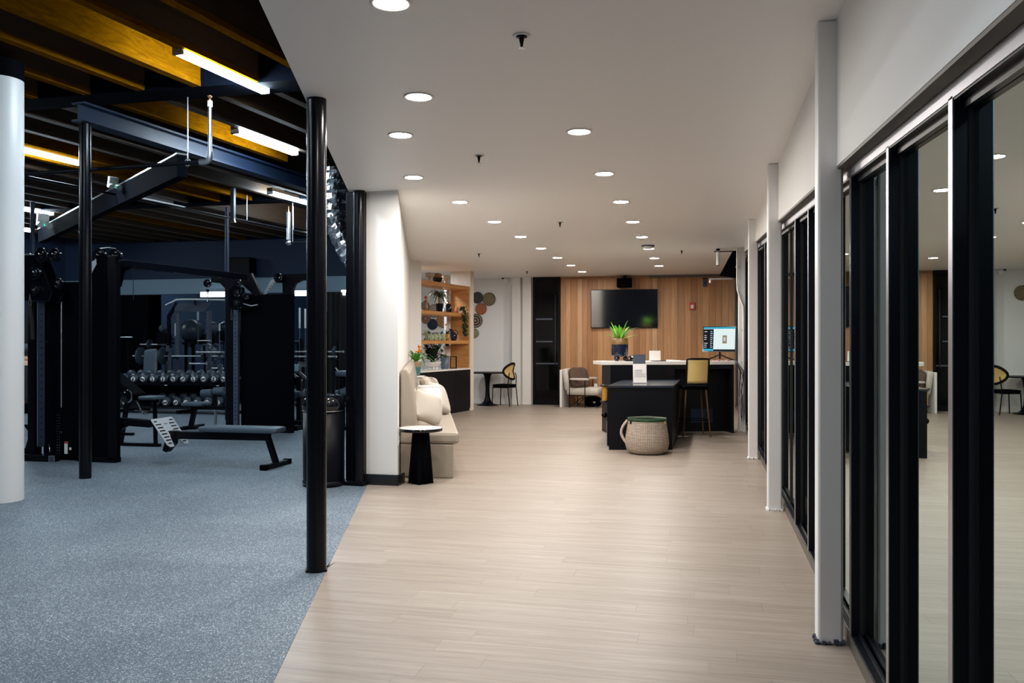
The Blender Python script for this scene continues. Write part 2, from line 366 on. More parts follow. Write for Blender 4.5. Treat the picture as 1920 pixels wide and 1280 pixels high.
# wood floor: planks across the corridor, the nearest ones objects, the far ones joined
floor = MB().prism([(fedge(0), -4), (0.9, -4), (0.9, BACK+.1), (-8, BACK+.1), (-7.6, 14.6), (fedge(14.6), 14.6), (fedge(2.9), 2.9)], -0.06, -0.004).build('floor', 'sub', kind=ST)
FLC = [(0.340, 0.287, 0.240), (0.366, 0.311, 0.263), (0.385, 0.330, 0.282), (0.352, 0.297, 0.249), (0.375, 0.319, 0.271)]
pm1 = plank_mat('light oak floor plank', FLC, False, 0, rough=0.42, grain=0.30, gs=0.8, bump=0.04, spec=0.32)
pm2 = plank_mat('light oak floor planks', FLC, True, 0, rough=0.42, grain=0.30, gs=0.8, bump=0.04, spec=0.32)
far = MB(); PW = 0.152; count = 0; y = -1.0; row = 0
while y < BACK:
    y1 = min(y+PW, BACK); x0 = -6.19-(y-14.5)*.383 if y > 14.6 else None
    off = -R.random()*1.22; xs = []; x = 0.86+off+1.22
    right = 0.86
    while True:
        left = right-(1.22 if right < 0.86 else 1.22*R.uniform(0.25, 1.0))
        la, lb = (x0, x0) if x0 else (fedge(y), fedge(y1)); stop = left <= min(la, lb)
        a, b = max(left, la), max(left, lb)
        g = 0.0004
        if right-min(a, b) > 0.01:
            poly = [(a+g, y+g), (right-g, y+g), (right-g, y1-g), (b+g, y1-g)]
            if y < 8.6 and y > 1.6 and count < 290:
                MB().prism(poly, -0.004, 0.0).build('plank', pm1, floor); count += 1
            else: far.prism(poly, -0.004, 0.0)
        right = left
        if stop: break
    y = y1
far.build('planks', pm2, floor, kind='stuff')

MB().prism([(-16, -5), (fedge(0)-.001, -5), (fedge(2.9)-.001, 2.9), (fedge(14.6), 14.6), (-6.25, 14.55), (-8.0, 19.0), (-16, 19.0)], -0.06, 0.0).build('floor_gym', 'rubber', kind=ST)
MB().prism([(0.9, -6), (9, -6), (9, 24), (0.9, 24)], -0.2, -0.06).build('ground', 'asphalt', kind=ST)

# lowered ceiling and its bulkhead
MB().prism([(sedge(0), -4), (0.9, -4), (0.9, BACK+.1), (-8.03, BACK+.1), (-6.22, 14.5), (-5.42, 14.5), (-3.32, 8.15), (sedge(8.05), 8.05), (sedge(2.9), 2.9)], CEIL, CEIL+.12).build('ceiling', 'ceil', kind=ST)
bk = MB()
pts = [(sedge(0), -4), (sedge(2.9), 2.9), (sedge(8.05), 8.05), (-3.36, 8.2), (-5.45, 14.6)]
for p, q in zip(pts, pts[1:]): bk.beam((p[0]+.05, p[1], 3.66), (q[0]+.05, q[1], 3.66), 0.08, 1.49)
bk.build('wall_bulkhead', 'black_matte', kind=ST)

# walls
wl = MB().prism([(-3.283, 7.95), (-2.945, 7.93), (-5.16, 14.5), (-5.40, 14.5)], 0, CEIL).build('wall_left', 'white_wall', kind=ST)
MB().prism([(-3.29, 7.96), (-3.34, 7.99), (-5.47, 14.6), (-5.41, 14.52)], 0, CEIL).build('wall_gym_side', 'black_matte', kind=ST)
MB().prism([(-5.40, 14.5), (-5.40, 14.6), (-6.25, 14.6), (-6.25, 14.5)], 0, CEIL).build('wall_divider', 'white_wall', kind=ST)
MB().prism([(-6.15, 14.5), (-6.25, 14.5), (-8.05, 19.2), (-7.95, 19.2)], 0, 4.4).build('wall_alcove', 'white_wall', kind=ST)
MB().bx(-3.29, -2.935, 7.915, 7.93, 0, 0.105).bx(-2.947, -2.932, 7.915, 8.1, 0, 0.105).build('baseboard_left', 'baseblack', kind=ST)
MB().bx(-8.0, 0.9, BACK, BACK+.12, 0, CEIL).build('wall_back', 'white_wall', kind=ST)
MB().bx(-7.9, -3.86, BACK-.015, BACK, 0, 0.1).build('baseboard_back', 'white', kind=ST)
pil = aty(963, 600, BACK).x; pil2 = aty(977.5, 600, BACK).x
MB().bx(pil, pil2, BACK-.16, BACK, 0, CEIL).build('trim_1', 'white_wall', kind=ST)
MB().bx(aty(981, 600, BACK).x, aty(997, 600, BACK).x, BACK-.08, BACK, 0, CEIL).build('trim_2', 'white_wall', kind=ST)

# vertical timber boards on the reception wall
wx0, wx1 = aty(1052, 600, BACK).x, aty(1378, 600, BACK).x
wood = MB().bx(wx0, wx1, BACK-.03, BACK-.001, 0, CEIL).build('wall_timber', 'soffit_dark', kind=ST)
wm = plank_mat('clear cedar board', [(0.44, 0.215, 0.085), (0.60, 0.33, 0.15), (0.50, 0.255, 0.105), (0.68, 0.42, 0.23), (0.40, 0.185, 0.07), (0.56, 0.29, 0.125), (0.47, 0.23, 0.09)], False, 2, rough=0.5, grain=0.35, gs=0.55)
x = wx0
while x < wx1-.02:
    ww = min(R.choice([0.11, 0.135, 0.16, 0.14, 0.12]), wx1-x)
    MB().bx(x+.0015, x+ww-.0015, BACK-.05-R.uniform(0, .004), BACK-.03, 0, CEIL-.06).build('timber_board', wm, wood)
    x += ww
MB().bx(wx0, wx1, BACK-.065, BACK-.03, CEIL-.06, CEIL).build('trim_3', 'walnut', kind=ST)
MB().bx(-1.2, 0.62, BACK-.08, BACK-.065, CEIL-.06, CEIL).build('trim_4', 'soffit_dark', kind=ST)

# right wall above the windows; its lower edge climbs away from the camera
def zw(y): return min(2.131+0.0625*(y-2.782), 2.84)
def wall_prof(x0, x1, ya, yb, fa, fb): pass
MB().prism([(-4, zw(-4)), (13.7, zw(13.7)), (13.7, CEIL), (-4, CEIL)], 0.595, 0.86, 'x').build('wall_right', 'white_wall', kind=ST)
MB().prism([(14.05, zw(14.05)), (BACK, 2.84), (BACK, CEIL), (14.05, CEIL)], 0.595, 0.86, 'x').build('wall_right_end', 'white_wall', kind=ST)
mb = MB()
vs = [(xx, yy, zw(yy)-dz) for yy in (-4, 13.7) for xx, dz in ((0.597, 0.0), (0.66, 0.0), (0.66, 0.012), (0.597, 0.012))]
mb.add(vs, [(0, 1, 2, 3), (7, 6, 5, 4), (0, 4, 5, 1), (1, 5, 6, 2), (2, 6, 7, 3), (3, 7, 4, 0)])
mb.build('trim_5', 'soffit_dark', kind=ST)
FX, GX = 0.65, 0.698
COLY = [4.188, 7.433, 10.70, 13.93]
bays = [(-3.9, 4.18), (4.18, 7.43), (7.43, 10.70), (10.70, 13.75), (14.1, BACK-.05)]
MY = [2.514+0.8185*k for k in range(-8, 21)]
for i, (a, b) in enumerate(bays):
    wn = bpy.data.objects.new('window_%d' % (i+1), None); COL.objects.link(wn); wn['kind'] = ST; wn.location = (FX, (a+b)/2, 0)
    off = wn.location.copy()
    def bld(m, name, mt, **k): m.off = Vector((0, 0, 0)); o = m.build(name, mt, wn, **k); o.location = -off; return o
    bld(MB().bx(FX, FX+.12, a, b, -.05, 0.068).bx(FX+.028, FX+.042, a, b, 0.068, 0.082), 'sill', 'frame', bev=.003)
    bld(MB().bx(FX-.0025, FX, a, b, 0.0, 0.060), 'sill_trim', 'soffit_dark')
    mb = MB(); dz0, dz1 = 0.012, 0.06
    def sl(x0, x1, d0, d1):
        vs = [(xx, yy, zw(yy)-d) for yy in (a, b) for xx, d in ((x0, d0), (x1, d0), (x1, d1), (x0, d1))]
        return MB().add(vs, [(0, 1, 2, 3), (7, 6, 5, 4), (0, 4, 5, 1), (1, 5, 6, 2), (2, 6, 7, 3), (3, 7, 4, 0)])
    bld(sl(FX, FX+.10, .012, .062), 'head_rail', 'frame')
    bld(sl(FX-.003, FX, .014, .056), 'head_cover', 'alu')
    bld(sl(FX+.025, FX+.046, .062, .085), 'glazing_bead', 'frame')
    ys = [m for m in MY if a+.02 < m < b-.02]
    for m_ in ys:
        zt = zw(m_)-.05
        mu = bld(MB().bx(FX, GX+.02, m_-.022, m_+.022, 0.06, zt), 'mullion', 'frame')
        fc = MB().bx(FX-.003, FX, m_-.020, m_+.020, 0.066, zt).build('cover_strip', 'alu', mu)
    ed = [a]+ys+[b]
    for p, q in zip(ed, ed[1:]):
        if q-p < .1: continue
        vs = [(GX, p+.015, .07), (GX, q-.015, .07), (GX, q-.015, zw(q)-.07), (GX, p+.015, zw(p)-.07)]
        mb = MB().add(vs, [(0, 1, 2, 3)]); bld(mb, 'glass_pane', 'glass')
        mb = MB().bx(GX-.012, GX+.012, q-.028, q-.020, .07, zw(q)-.08); bld(mb, 'gasket', 'gasket')

# square white columns by the windows
clab = ['nearest square white steel column with scuffed foot', 'second square white column along the windows', 'third square white column along the windows', 'square white column with conduit at the desk end']
for i, cy in enumerate(COLY):
    t = T('column', clab[i], 'column', (0.568, cy+.057, 0), 0, 'square white columns by the windows')
    MB().box((0, 0, CEIL/2), (0.114, 0.114, CEIL)).build('shaft', 'column_white', t, bev=.012)
    mb = MB()
    for k in range(26):
        e = R.choice([(-1, 0), (0, -1)]); u = R.uniform(-.06, .06)
        p = (e[0]*.058 if e[0] else u, e[1]*.058 if e[1] else u)
        mb.box((p[0], p[1], R.uniform(.003, .012 if i else .02)), (R.uniform(.01, .03), R.uniform(.008, .02), R.uniform(.006, .02)), R.uniform(0, 3), R.uniform(-.3, .3))
    mb.build('sealant', 'column_white' if i else 'slate', t)

# ---- gym shell
GB = 18.8
gb = MB().bx(-16, -7.9, GB, GB+.1, 0, 4.4).build('wall_gym_back', 'navy_wall', kind=ST)
MB().bx(-16, -7.95, GB-.012, GB, 2.615, 2.985).build('trim_6', 'blue_band', kind=ST)
mx0 = aty(279, 600, GB-.02).x
px_ = [-16, -14.6, -13.2, aty(222, 600, GB).x]
for i in range(3): MB().bx(px_[i]+.004, px_[i+1]-.004, GB-.02, GB, 0.1, 2.60).build('mirror_panel', 'mirror', gb)
MB().bx(aty(222, 600, GB).x, mx0, GB-.03, GB, 0, 2.60).build('door_1', 'black_matte', kind=ST)
xs = [mx0, aty(292, 600, GB).x, aty(372, 600, GB).x, aty(455, 600, GB).x, aty(545, 600, GB).x, aty(617, 600, GB).x]
for p, q in zip(xs, xs[1:]): MB().bx(p+.008, q-.008, GB-.02, GB, 0.1, 2.60).build('mirror_panel', 'mirror', gb)
cu = MB(); x = aty(617, 600, GB).x
n = 22; pl = [(x+i*.04, GB-.10+.05*math.sin(i*1.9)) for i in range(n)]
cu.prism(pl+[(p[0], p[1]+.015) for p in reversed(pl)], 0.05, 2.6); tag(cu.build('curtain', 'cloth_black'), 'black floor length curtain at gym back wall', 'curtain')
MB().bx(-16.1, -16, -5, 18.9, 0, 4.4).build('wall_gym_left', 'navy_wall', kind=ST)
MB().bx(-16, 0.9, -4.2, -4.0, 0, 4.4).build('wall_front', 'navy_wall', kind=ST)
gc = MB().prism([(-16, -5), (sedge(0), -5), (sedge(2.9), 2.9), (sedge(7.74), 7.74), (-5.4, 14.5), (-7.9, 18.9), (-16, 18.9)], 4.36, 4.42).build('ceiling_gym', 'deck', kind=ST)
T7 = math.tan(math.radians(7.0))
for k in range(0, 21):
    for ya, yb in ((1.2, 7.44), (7.81, 13.6), (13.97, 18.75)):
        xa = lambda yy: -3.65-.62*k+T7*(yy-7.0)
        if yb > 10 and xa(yb) > (-5.7 if yb < 14 else -8.2): 
            if yb < 14 and xa(ya) < -3.9: yb = 7.81+ (0.9 if k < 2 else 3.0)
            else: continue
        if xa(yb) < -15.9: continue
        lit_joist = (ya < 5 and k == 2) or (5 < ya < 10 and k in (4, 8, 9)) or (ya > 10 and k in (5, 7, 14))  # joists near lamps keep full wood colour, the rest are painted shaded
        j = MB().beam((xa(ya), ya, 4.145), (xa(yb), yb, 4.145), .089, .39).build('joist', 'lvl' if lit_joist else 'lvl_shade', gc)
        MB().beam((xa(ya), ya, 3.925), (xa(yb), yb, 3.925), .095, .05).build('bottom_strip', 'lvl' if lit_joist or ya < 5 or (ya > 10 and k < 9) else 'lvl_shade', j)  # bottom strip carries the lit wood colour under shaded joists
M['girder'] = mat('dark navy girder paint', (0.0025, 0.004, 0.008), 0.9, spec=0.03)
MB().bx(-16, -3.45, 7.45, 7.80, 3.90, 4.36).build('girder', 'girder', gc)
MB().bx(-16, -5.5, 13.61, 13.96, 3.90, 4.36).build('girder', 'girder', gc)
p, q = Vector((-6.27, 7.55, 0)), Vector((-6.27+.112*7.1, 14.65, 0))
ib = MB()
for z, wd, h in ((3.686, .17, .022), (3.86, .17, .022), (3.775, .012, .16)): ib.beam(p+Vector((0, 0, z)), q+Vector((0, 0, z)), wd, h)
ib.build('steel_beam', 'navy', gc)
a, b = atz(342, 287, 3.62), atz(78, 428, 3.62)
br = MB().beam(a-Vector((0, 0, .15)), b-Vector((0, 0, .15)), .12, .26).build('brace_beam', mat('brace paint', (.003, .004, .007), .9, spec=.02), gc)
MB().beam(a-Vector((0, 0, .01)), b-Vector((0, 0, .01)), .13, .02).build('lit_top_edge', 'steel', br)  # paler top edge stands in for light falling on the brace from above

# round columns of the gym
def rcol(px, Z, r, h, label, m, extra=None, base=0.0):
    c = Vector((0, 0, 1.4))+ray(px, 643)*Z; t = T('column', label, 'column', (c.x, c.y, 0))
    MB().cyl((0, 0, 0), (0, 0, h), r, 40).build('shaft', m, t)
    if base: MB().box((0, 0, .006), (base, base*.55, .012), .4).build('base_plate', 'black', t, bev=.003)
    return t
t = rcol(2.5, 7.60, .178, 3.74, 'thick round white column on the gym floor, cut by frame', 'column_white')
MB().cyl((0, 0, 3.74), (0, 0, 3.9), .181, 40).build('column_cap', 'black_matte', t)
rcol(160, 8.85, .060, 3.67, 'slim round black column in front of the cable machine', 'black_steel')
rcol(593.5, 5.25, .0605, CEIL, 'near round black column where wood and rubber floors meet', 'black_steel', base=.13)
t = rcol(673.5, 8.42, .060, CEIL, 'round black column against the end of the white wall', 'black_steel')
pb = Vector((0, 0, 1.4))+ray(656, 643)*8.5
MB((t.location.x, t.location.y, 0)).bx(pb.x-.035, pb.x+.06, pb.y-.02, pb.y+.2, 0, CEIL).build('backing_post', 'black_steel', t, bev=.006)
MB().box((-.03, 0, .02), (.22, .13, .04), -.1).build('base_plate', 'black', t, bev=.006)
rcol(425.5, 15.6, .036, 3.88, 'thin navy post behind the right tower of the cable machine', 'navy')
rcol(61, 15.0, .036, 3.88, 'thin navy post behind the left tower of the cable machine', 'navy')

# ================================================================== CEILING FITTINGS
def downlight(p, label):
    t = T('downlight', label, 'ceiling light', (p[0], p[1], CEIL), 0, 'recessed ceiling downlights')
    MB().lathe([(.076, 0), (.092, -.002), (.094, -.006), (.088, -.009), (.076, -.006)], n=32).build('trim_ring', 'white', t)
    MB().lathe([(0, -.005), (.076, -.005)], n=32).build('lens', 'lamp', t)
rows = []
ordn = ['nearest', 'second', 'third', 'fourth', 'fifth', 'sixth', 'seventh', 'eighth', 'ninth', 'tenth']
for i, y in enumerate([6.005+1.538*k for k in range(8)]): downlight((-0.87, y), ordn[i]+' downlight of the straight row nearer the windows')
for i, p in enumerate([(-1.70, 4.94), (-2.14, 5.82), (-2.57, 7.33)]+[(-2.54+.004*k, 8.72+1.513*k) for k in range(7)]):
    downlight(p, ordn[i]+' downlight of the curving row nearer the gym')
for p, l in (((-1.35, 3.55), 'downlight just overhead beyond the top of the frame'),): downlight(p, l)
def sprinkler(px, py, label):
    p = atz(px, py, CEIL); t = T('sprinkler', label, 'sprinkler', p, 0, 'ceiling sprinklers')
    MB().lathe([(.026, 0), (.043, -.002), (.04, -.008), (.026, -.006)], n=24).build('escutcheon', 'white_gloss', t)
    MB().lathe([(0, -.004), (.028, -.004), (.028, -.008), (0, -.012)], n=20).build('cup', 'black', t)
    MB().cyl((0, 0, -.01), (0, 0, -.06), .010, 10, .006).cyl((.012, 0, -.012), (.004, 0, -.055), .002, 6).cyl((-.012, 0, -.012), (-.004, 0, -.055), .002, 6).build('frame_arms', 'black', t)
    MB().cyl((0, 0, -.062), (0, 0, -.065), .018, 14).build('deflector', 'steel', t)
for q, l in (((978, 66), 'largest ceiling sprinkler, nearest the camera'), ((898, 291), 'second ceiling sprinkler, below the gym side downlights'), ((1050, 416), 'ceiling sprinkler between the two rows of downlights'), ((898, 475), 'ceiling sprinkler before the plant shelves'), ((988, 508), 'ceiling sprinkler before the dark glass cabinet'), ((1278, 469), 'ceiling sprinkler before the reception desk')): sprinkler(*q, l)
t = T('panel_light', 'cool white round ceiling light in the alcove behind the shelves', 'ceiling light', (-5.75, 16.4, CEIL))
MB().lathe([(.14, 0), (.16, -.002), (.162, -.02), (.14, -.02)], n=36).build('trim_ring', 'white', t); MB().lathe([(0, -.016), (.14, -.016)], n=36).build('lens', emat('cool panel lens', (.80, .90, 1.0), 150), t)
t2 = dup(t, (-0.5, -0.6, CEIL), label='added cool fill light on the ceiling behind the viewer')  # unseen panel added to cool the column fronts and right wall
nl = [c for c in t2.children if c.name.startswith('lens')][0]; nl.data = nl.data.copy(); nl.data.materials[0] = emat('fill panel lens', (.60, .81, 1.0), 125)
p = atz(1215, 460, CEIL); t = T('smoke_detector', 'round white smoke detector with dark base ring among downlights', 'smoke detector', p)
MB().lathe([(0, 0), (.10, 0), (.10, -.016), (0, -.016)], n=28).build('base_ring', 'slate', t)
MB().lathe([(.075, -.016), (.075, -.04), (.05, -.055), (0, -.058)], n=28).build('cover', 'white', t)

def strip(p, length, label, lit=True, ang=7.0):
    t = T('strip_light', label, 'strip light', p, math.radians(-ang), 'gym strip lights')
    MB().bx(-.05, .05, -length/2, length/2, .03, .085).build('housing', 'white_gloss', t, bev=.006)
    MB().bx(-.045, .045, -length/2+.012, length/2-.012, -.02, .029).build('diffuser', 'strip' if lit else 'white_gloss', t, bev=.01)
    for s in (-1, 1): MB().bx(-.053, .053, s*length/2-.012, s*length/2+.012, -.022, .088).build('end_cap', 'alu', t)
    return t
def mid(a, b, z=3.875): return (atz(*a, z)+atz(*b, z))/2
strip(mid((335, 98), (497, 172)), 1.22, 'nearest lit strip light under the joists')
strip(mid((440, 245), (553, 290)), 1.22, 'second lit strip light, above the gym columns')
p = atz(507, 362, 3.875); strip((p.x+.07, p.y+.6, p.z), 1.22, 'third lit strip light, cut by the near black column')
p = atz(147, 306, 3.875); strip((p.x-.09, p.y-.6, p.z), 1.3, 'lit strip light left of the slim black column')
p = atz(95, 401, 3.875); strip((p.x-.09, p.y-.6, p.z), 1.3, 'far lit strip light above the emergency lamp')
p = atz(298, 380, 3.875); strip((p.x, p.y, p.z), 1.22, 'unlit strip light beside the orange joists', lit=False)
strip((-8.9, 5.2, 3.875), 1.22, 'strip light beyond the left of the frame, near')
strip((-12.2, 7.6, 3.875), 1.22, 'strip light beyond the left of the frame, far')
strip((-4.75, 3.4, 3.875), 1.22, 'strip light above the near gym floor')
strip((-14.6, 15.5, 3.875), 1.22, 'strip light near the gym mirrors beyond the frame')
p = O+ray(668, 643)*16.0; strip((p.x, p.y, 3.875), .5, 'added strip light hidden behind the column at the wall end')  # lamp added out of sight to brighten the area by the mirrors
p = O+ray(593.5, 643)*17.0; strip((p.x, p.y, 3.875), .5, 'added strip light hidden behind the near black column')  # another lamp added out of sight, to light the bars from above
strip((-5.9, 0.6, 3.875), 1.22, 'strip light behind the viewer over the gym')

# pipes, conduit, emergency lamps, duct
t = T('sprinkler_pipe', 'dark sprinkler pipe run with elbow and galvanised drop', 'pipe', (-4.87, 7.72, 3.23))
MB(t.location).tube([(-4.93, 7.72, 3.23), (-7.24, 7.86, 3.23), (-9.5, 8.0, 3.23)], .021, 10).build('run', 'black', t)
MB(t.location).tube([(-4.87, 7.72, 3.30), (-4.87, 7.72, 3.80)], .020, 12).build('drop', 'galv', t)
MB(t.location).tube([(-4.98, 7.72, 3.23)]+[(-4.92+.05*math.sin(a), 7.72, 3.28-.05*math.cos(a)) for a in (0, .5, 1, 1.57)]+[(-4.87, 7.72, 3.33)], .03, 12).build('elbow', 'galv', t)
MB(t.location).cyl((-4.87, 7.72, 3.78), (-4.87, 7.72, 3.84), .026, 12).build('coupling', 'white_gloss', t)
MB(t.location).lathe([(.012, 3.84), (.014, 3.88), (.024, 3.885), (.024, 3.89), (0, 3.9)], (-4.87, 7.72, 0), 12).build('sprinkler_head', 'brass', t)
MB(t.location).cyl((-5.13, 7.735, 3.25), (-5.13, 7.735, 3.9), .007, 8).build('hanger_rod', 'steel', t)
MB(t.location).tube([(-5.13+.03*math.cos(a), 7.735, 3.235+.035*math.sin(a)) for a in [i*PI/6 for i in range(12)]], .008, 6, True).build('hanger_ring', 'galv', t)
a = atz(45, 330, 3.5); b = atz(576, 437, 3.5)
t = T('conduit', 'long thin conduit hung below the joists towards the mirrors', 'conduit', (a+b)/2)
MB(t.location).tube([a, (a+b)/2, b], .016, 8).build('tube', 'black', t)
for px in (463, 550):
    q = a+(b-a)*((px-45)/(576-45)*0.99); q = atz(px, 330+(px-45)*.2015, 3.5)
    MB(t.location).cyl(q, q+Vector((0, 0, .45)), .008, 6).build('hanger_rod', 'steel', t)
t = T('drop_pipe', 'galvanised sprinkler drop with elbow left of near black column', 'pipe', atz(541, 455, 3.2))
c = t.location.copy()
MB(c).tube([c+Vector((0, 0, .05)), c+Vector((0, 0, .55))], .035, 10).build('drop', 'galv', t)
MB(c).tube([c+Vector((.02, 0, 0)), c+Vector((.6, 0, 0))], .016, 10).build('run', 'black', t)
MB(c).ball(c, .05).build('elbow', 'galv', t)
MB(c).cyl(c+Vector((0, 0, .55)), c+Vector((0, 0, .66)), .02, 8, .006).build('sprinkler_head', 'brass', t)
MB(c).cyl(c+Vector((.08, 0, 0)), c+Vector((.08, 0, 1.16)), .009, 6).build('hanger_rod', 'steel', t)
t = T('hanging_strut', 'dark square strut hanging from a lit joist', 'strut', atz(437, 410, 3.42))
c = t.location.copy(); MB(c).beam(c, c+Vector((0, 0, .5)), .06, .06, (0, 1, 0)).build('post', 'navy', t)
MB(c).cyl(c-Vector((0, 0, .06)), c, .05, 10, .03).build('clamp', 'galv', t)
for px, py, lab, sc in ((212, 342, 'small white emergency lamp on the brace, green light', 1), (80, 412, 'white emergency lamp at the far end of the brace', 1.45)):
    p = atz(px, py, 3.60 if sc == 1 else 3.62); t = T('emergency_light', lab, 'emergency light', p, 1.0)
    MB().box((0, 0, 0), (.13*sc, .07*sc, .15*sc), 0, .3).build('body', 'white', t, bev=.01)
    for s in (-1, 1): MB().cyl((s*.04*sc, -.03*sc, -.05*sc), (s*.05*sc, -.10*sc, -.08*sc), .028*sc, 12, .036*sc).build('lamp_head', 'white', t)
    MB().ball((0, -.045*sc, -.07*sc), .012*sc, 8).build('indicator', 'led_green', t)
d0 = Vector((0, 0, 1.4))+ray(630, 643)*10.5
t = T('foil_duct', 'crinkled silver foil duct bending behind the black column', 'duct', (d0.x, d0.y, 3.3))
fd = MB(); path = [(0, 0, .25), (0, 0, .05), (0, 0, -.15), (.0, 0, -.36), (.05, 0, -.56), (.14, 0, -.74), (.24, 0, -.88), (.3, 0, -1.0)]; n = 26
pp = []
for i in range(len(path)-1):
    for j in range(5): pp.append(Vector(path[i]).lerp(Vector(path[i+1]), j/5))
fd.tube(pp, [.13+.012*math.sin(i*2.1)+R.uniform(-.008, .008) for i in range(len(pp))], n)
fd.v = [(p[0]+R.uniform(-.006, .006), p[1]+R.uniform(-.006, .006), p[2]+R.uniform(-.006, .006)) for p in fd.v]
fd.sm = [False]*len(fd.sm); fd.build('hose', 'foil', t)
MB().tube([(-.12, -.03, .25), (-.12, -.03, .12), (-.13, -.04, -.55)], .016, 8).build('collar_cable', 'galv', t)

# ================================================================== RECEPTION
# --- desk: long counter turned towards the windows, with a lower table in front
cdir = Vector((2.04, 0.72, 0)).normalized(); cang = math.atan2(cdir.y, cdir.x)
co = Vector((-1.54, 13.0, 0))                      # front left corner of the stone top
t = T('reception_desk', 'black reception counter with white stone top before timber wall', 'desk', co, cang)
Lc = 2.12
MB().bx(0, Lc, 0, .62, 1.066, 1.12).build('stone_top', 'quartz', t, bev=.004)
MB().bx(.14, Lc-.02, .30, .60, 0.0, 1.066).build('back_panel', 'desk', t, bev=.003)
MB().bx(.14, 1.12, .012, .30, 0.0, 1.066).build('front_panel', 'desk', t, bev=.003)
for e_ in (1.12, Lc-.05): MB().bx(e_, e_+.04, .03, .60, 0, 1.066).build('end_panel', 'desk', t, bev=.002)
MB().bx(1.12, Lc-.06, .02, .30, 1.0, 1.064).build('apron', 'desk', t)
MB().bx(1.50, 1.86, .285, .30, .14, .36).build('access_panel', 'navy', t, bev=.004)
cb = MB(); cb.tube([(1.02+.9*i/12, .29, .98-.13*math.sin(PI*i/12)) for i in range(13)], .004, 5); cb.build('loose_cable', 'gasket', t)
t = T('low_table', 'low black service table joined in front of the counter', 'desk', (-1.23, 11.2, 0))
MB((-1.23, 11.2, 0)).prism([(-1.245, 11.185), (-.40, 11.375), (-.36, 13.25), (-.95, 13.1), (-1.22, 12.95)], .815, .843).build('table_top', 'desk_top', t, bev=.002)
MB((-1.23, 11.2, 0)).prism([(-1.23, 11.2), (-.42, 11.39), (-.42, 11.43), (-1.23, 11.24)], 0, .815).build('front_panel', 'desk', t)
MB((-1.23, 11.2, 0)).prism([(-.46, 11.43), (-.42, 11.43), (-.40, 12.9), (-.44, 12.9)], 0, .815).build('side_panel', 'desk', t)
MB((-1.23, 11.2, 0)).prism([(-1.30, 11.62), (-1.20, 11.62), (-1.20, 12.95), (-1.30, 12.95)], 0, .815).build('side_panel', 'desk', t)
MB((-1.23, 11.2, 0)).bx(-1.306, -1.299, 11.6, 11.615, .02, .34).build('edge_strip', 'alu', t)
MB((-1.23, 11.2, 0)).prism([(-1.19, 12.0), (-.47, 12.0), (-.47, 12.04), (-1.19, 12.04)], .02, .81).build('back_panel', 'desk', t)
# spool and knob on the table's outer side
t = T('spool', 'amber spool with black end discs on the side of low table', 'spool', (-1.36, 11.9, .58))
MB().cyl((0, 0, .02), (0, 0, .22), .042, 20).build('barrel', 'amber', t)
for z in (0, .22): MB().lathe([(0, 0), (.068, 0), (.072, .01), (.068, .022), (0, .022)], (0, 0, z-.002), 24).build('end_disc', 'black_gloss', t)
MB().bx(.03, .062, -.012, .012, .03, .20).build('bracket', 'black', t)
t = T('hook_ball', 'small black ball knob on the side of low table', 'knob', (-1.365, 11.85, .40))
MB().ball((0, 0, 0), .042, 16).build('ball', 'black', t); MB().cyl((.03, 0, 0), (.066, 0, 0), .012, 10).build('stem', 'black', t)

def on_counter(px, back, z=1.12):
    """a spot on the stone top seen at column px, 'back' metres behind its front edge"""
    d = ray(px, 643); f = co+Vector((-cdir.y, cdir.x, 0))*back
    s = (f.x*d.y-f.y*d.x)/(cdir.y*d.x-cdir.x*d.y); p = f+cdir*s; return Vector((p.x, p.y, z))
# fern in two tone footed pot
p = on_counter(1162, .30); t = T('potted_fern', 'bright green fern in navy and brown footed pot on counter', 'plant', p)
MB().lathe([(0, .07), (.118, .07), (.128, .085), (.132, .26)], n=32).build('pot', 'navy_glaze', t)
MB().lathe([(.132, .26), (.134, .355), (.122, .358), (.118, .32), (0, .32)], n=32).build('rim_band', mat('brown glaze', (0.20, 0.11, 0.03), .4), t)
for k in range(3):
    a = PI/2+k*2*PI/3+.5; MB().ball((.088*math.cos(a), .088*math.sin(a), .038), .038, 14).build('ball_foot', 'navy_glaze', t)
for k in range(26):
    a = 2*PI*k/26+R.uniform(-.15, .15); ln = R.uniform(.2, .36); el = R.uniform(.15, 1.2) if k % 3 else R.uniform(.9, 1.4)
    MB().leaf((.03*math.cos(a), .03*math.sin(a), .32), (ln*math.cos(a)*math.cos(el)+.03*math.cos(a), ln*math.sin(a)*math.cos(el), .32+ln*math.sin(el)*.95), R.uniform(.035, .055), R.uniform(.01, .05), 7).build('frond', 'leaf_light', t)
p = on_counter(1186, .18); t = T('desk_clock', 'small grey digital clock beside the fern', 'clock', p, cang-.2)
MB().box((0, 0, .035), (.075, .04, .07)).build('case', 'alu', t, bev=.01); MB().box((0, -.0205, .043), (.05, .002, .024)).build('display', 'black_gloss', t)
p = on_counter(1179.5, .10); t = T('tape_roll', 'dark tape dispenser between fern and clock', 'tape dispenser', p, cang)
MB().lathe([(.018, -.02), (.042, -.02), (.042, .02), (.018, .02), (.018, -.02)], (0, 0, .042), 20, 'y').build('roll', 'black_gloss', t); MB().box((0, 0, .01), (.11, .045, .02)).build('base', 'black', t, bev=.004)
p = on_counter(1228, .26); t = T('card_holder', 'blank white card standing on the counter', 'sign', p, cang-.3)
MB().box((0, 0, .085), (.175, .008, .15), 0, .12).build('card', 'paper', t); MB().box((0, .01, .005), (.19, .07, .010)).build('foot', 'white_gloss', t)
p = on_counter(1234, .10); t = T('tablet', 'thin black tablet lying flat on the counter', 'tablet', p, cang)
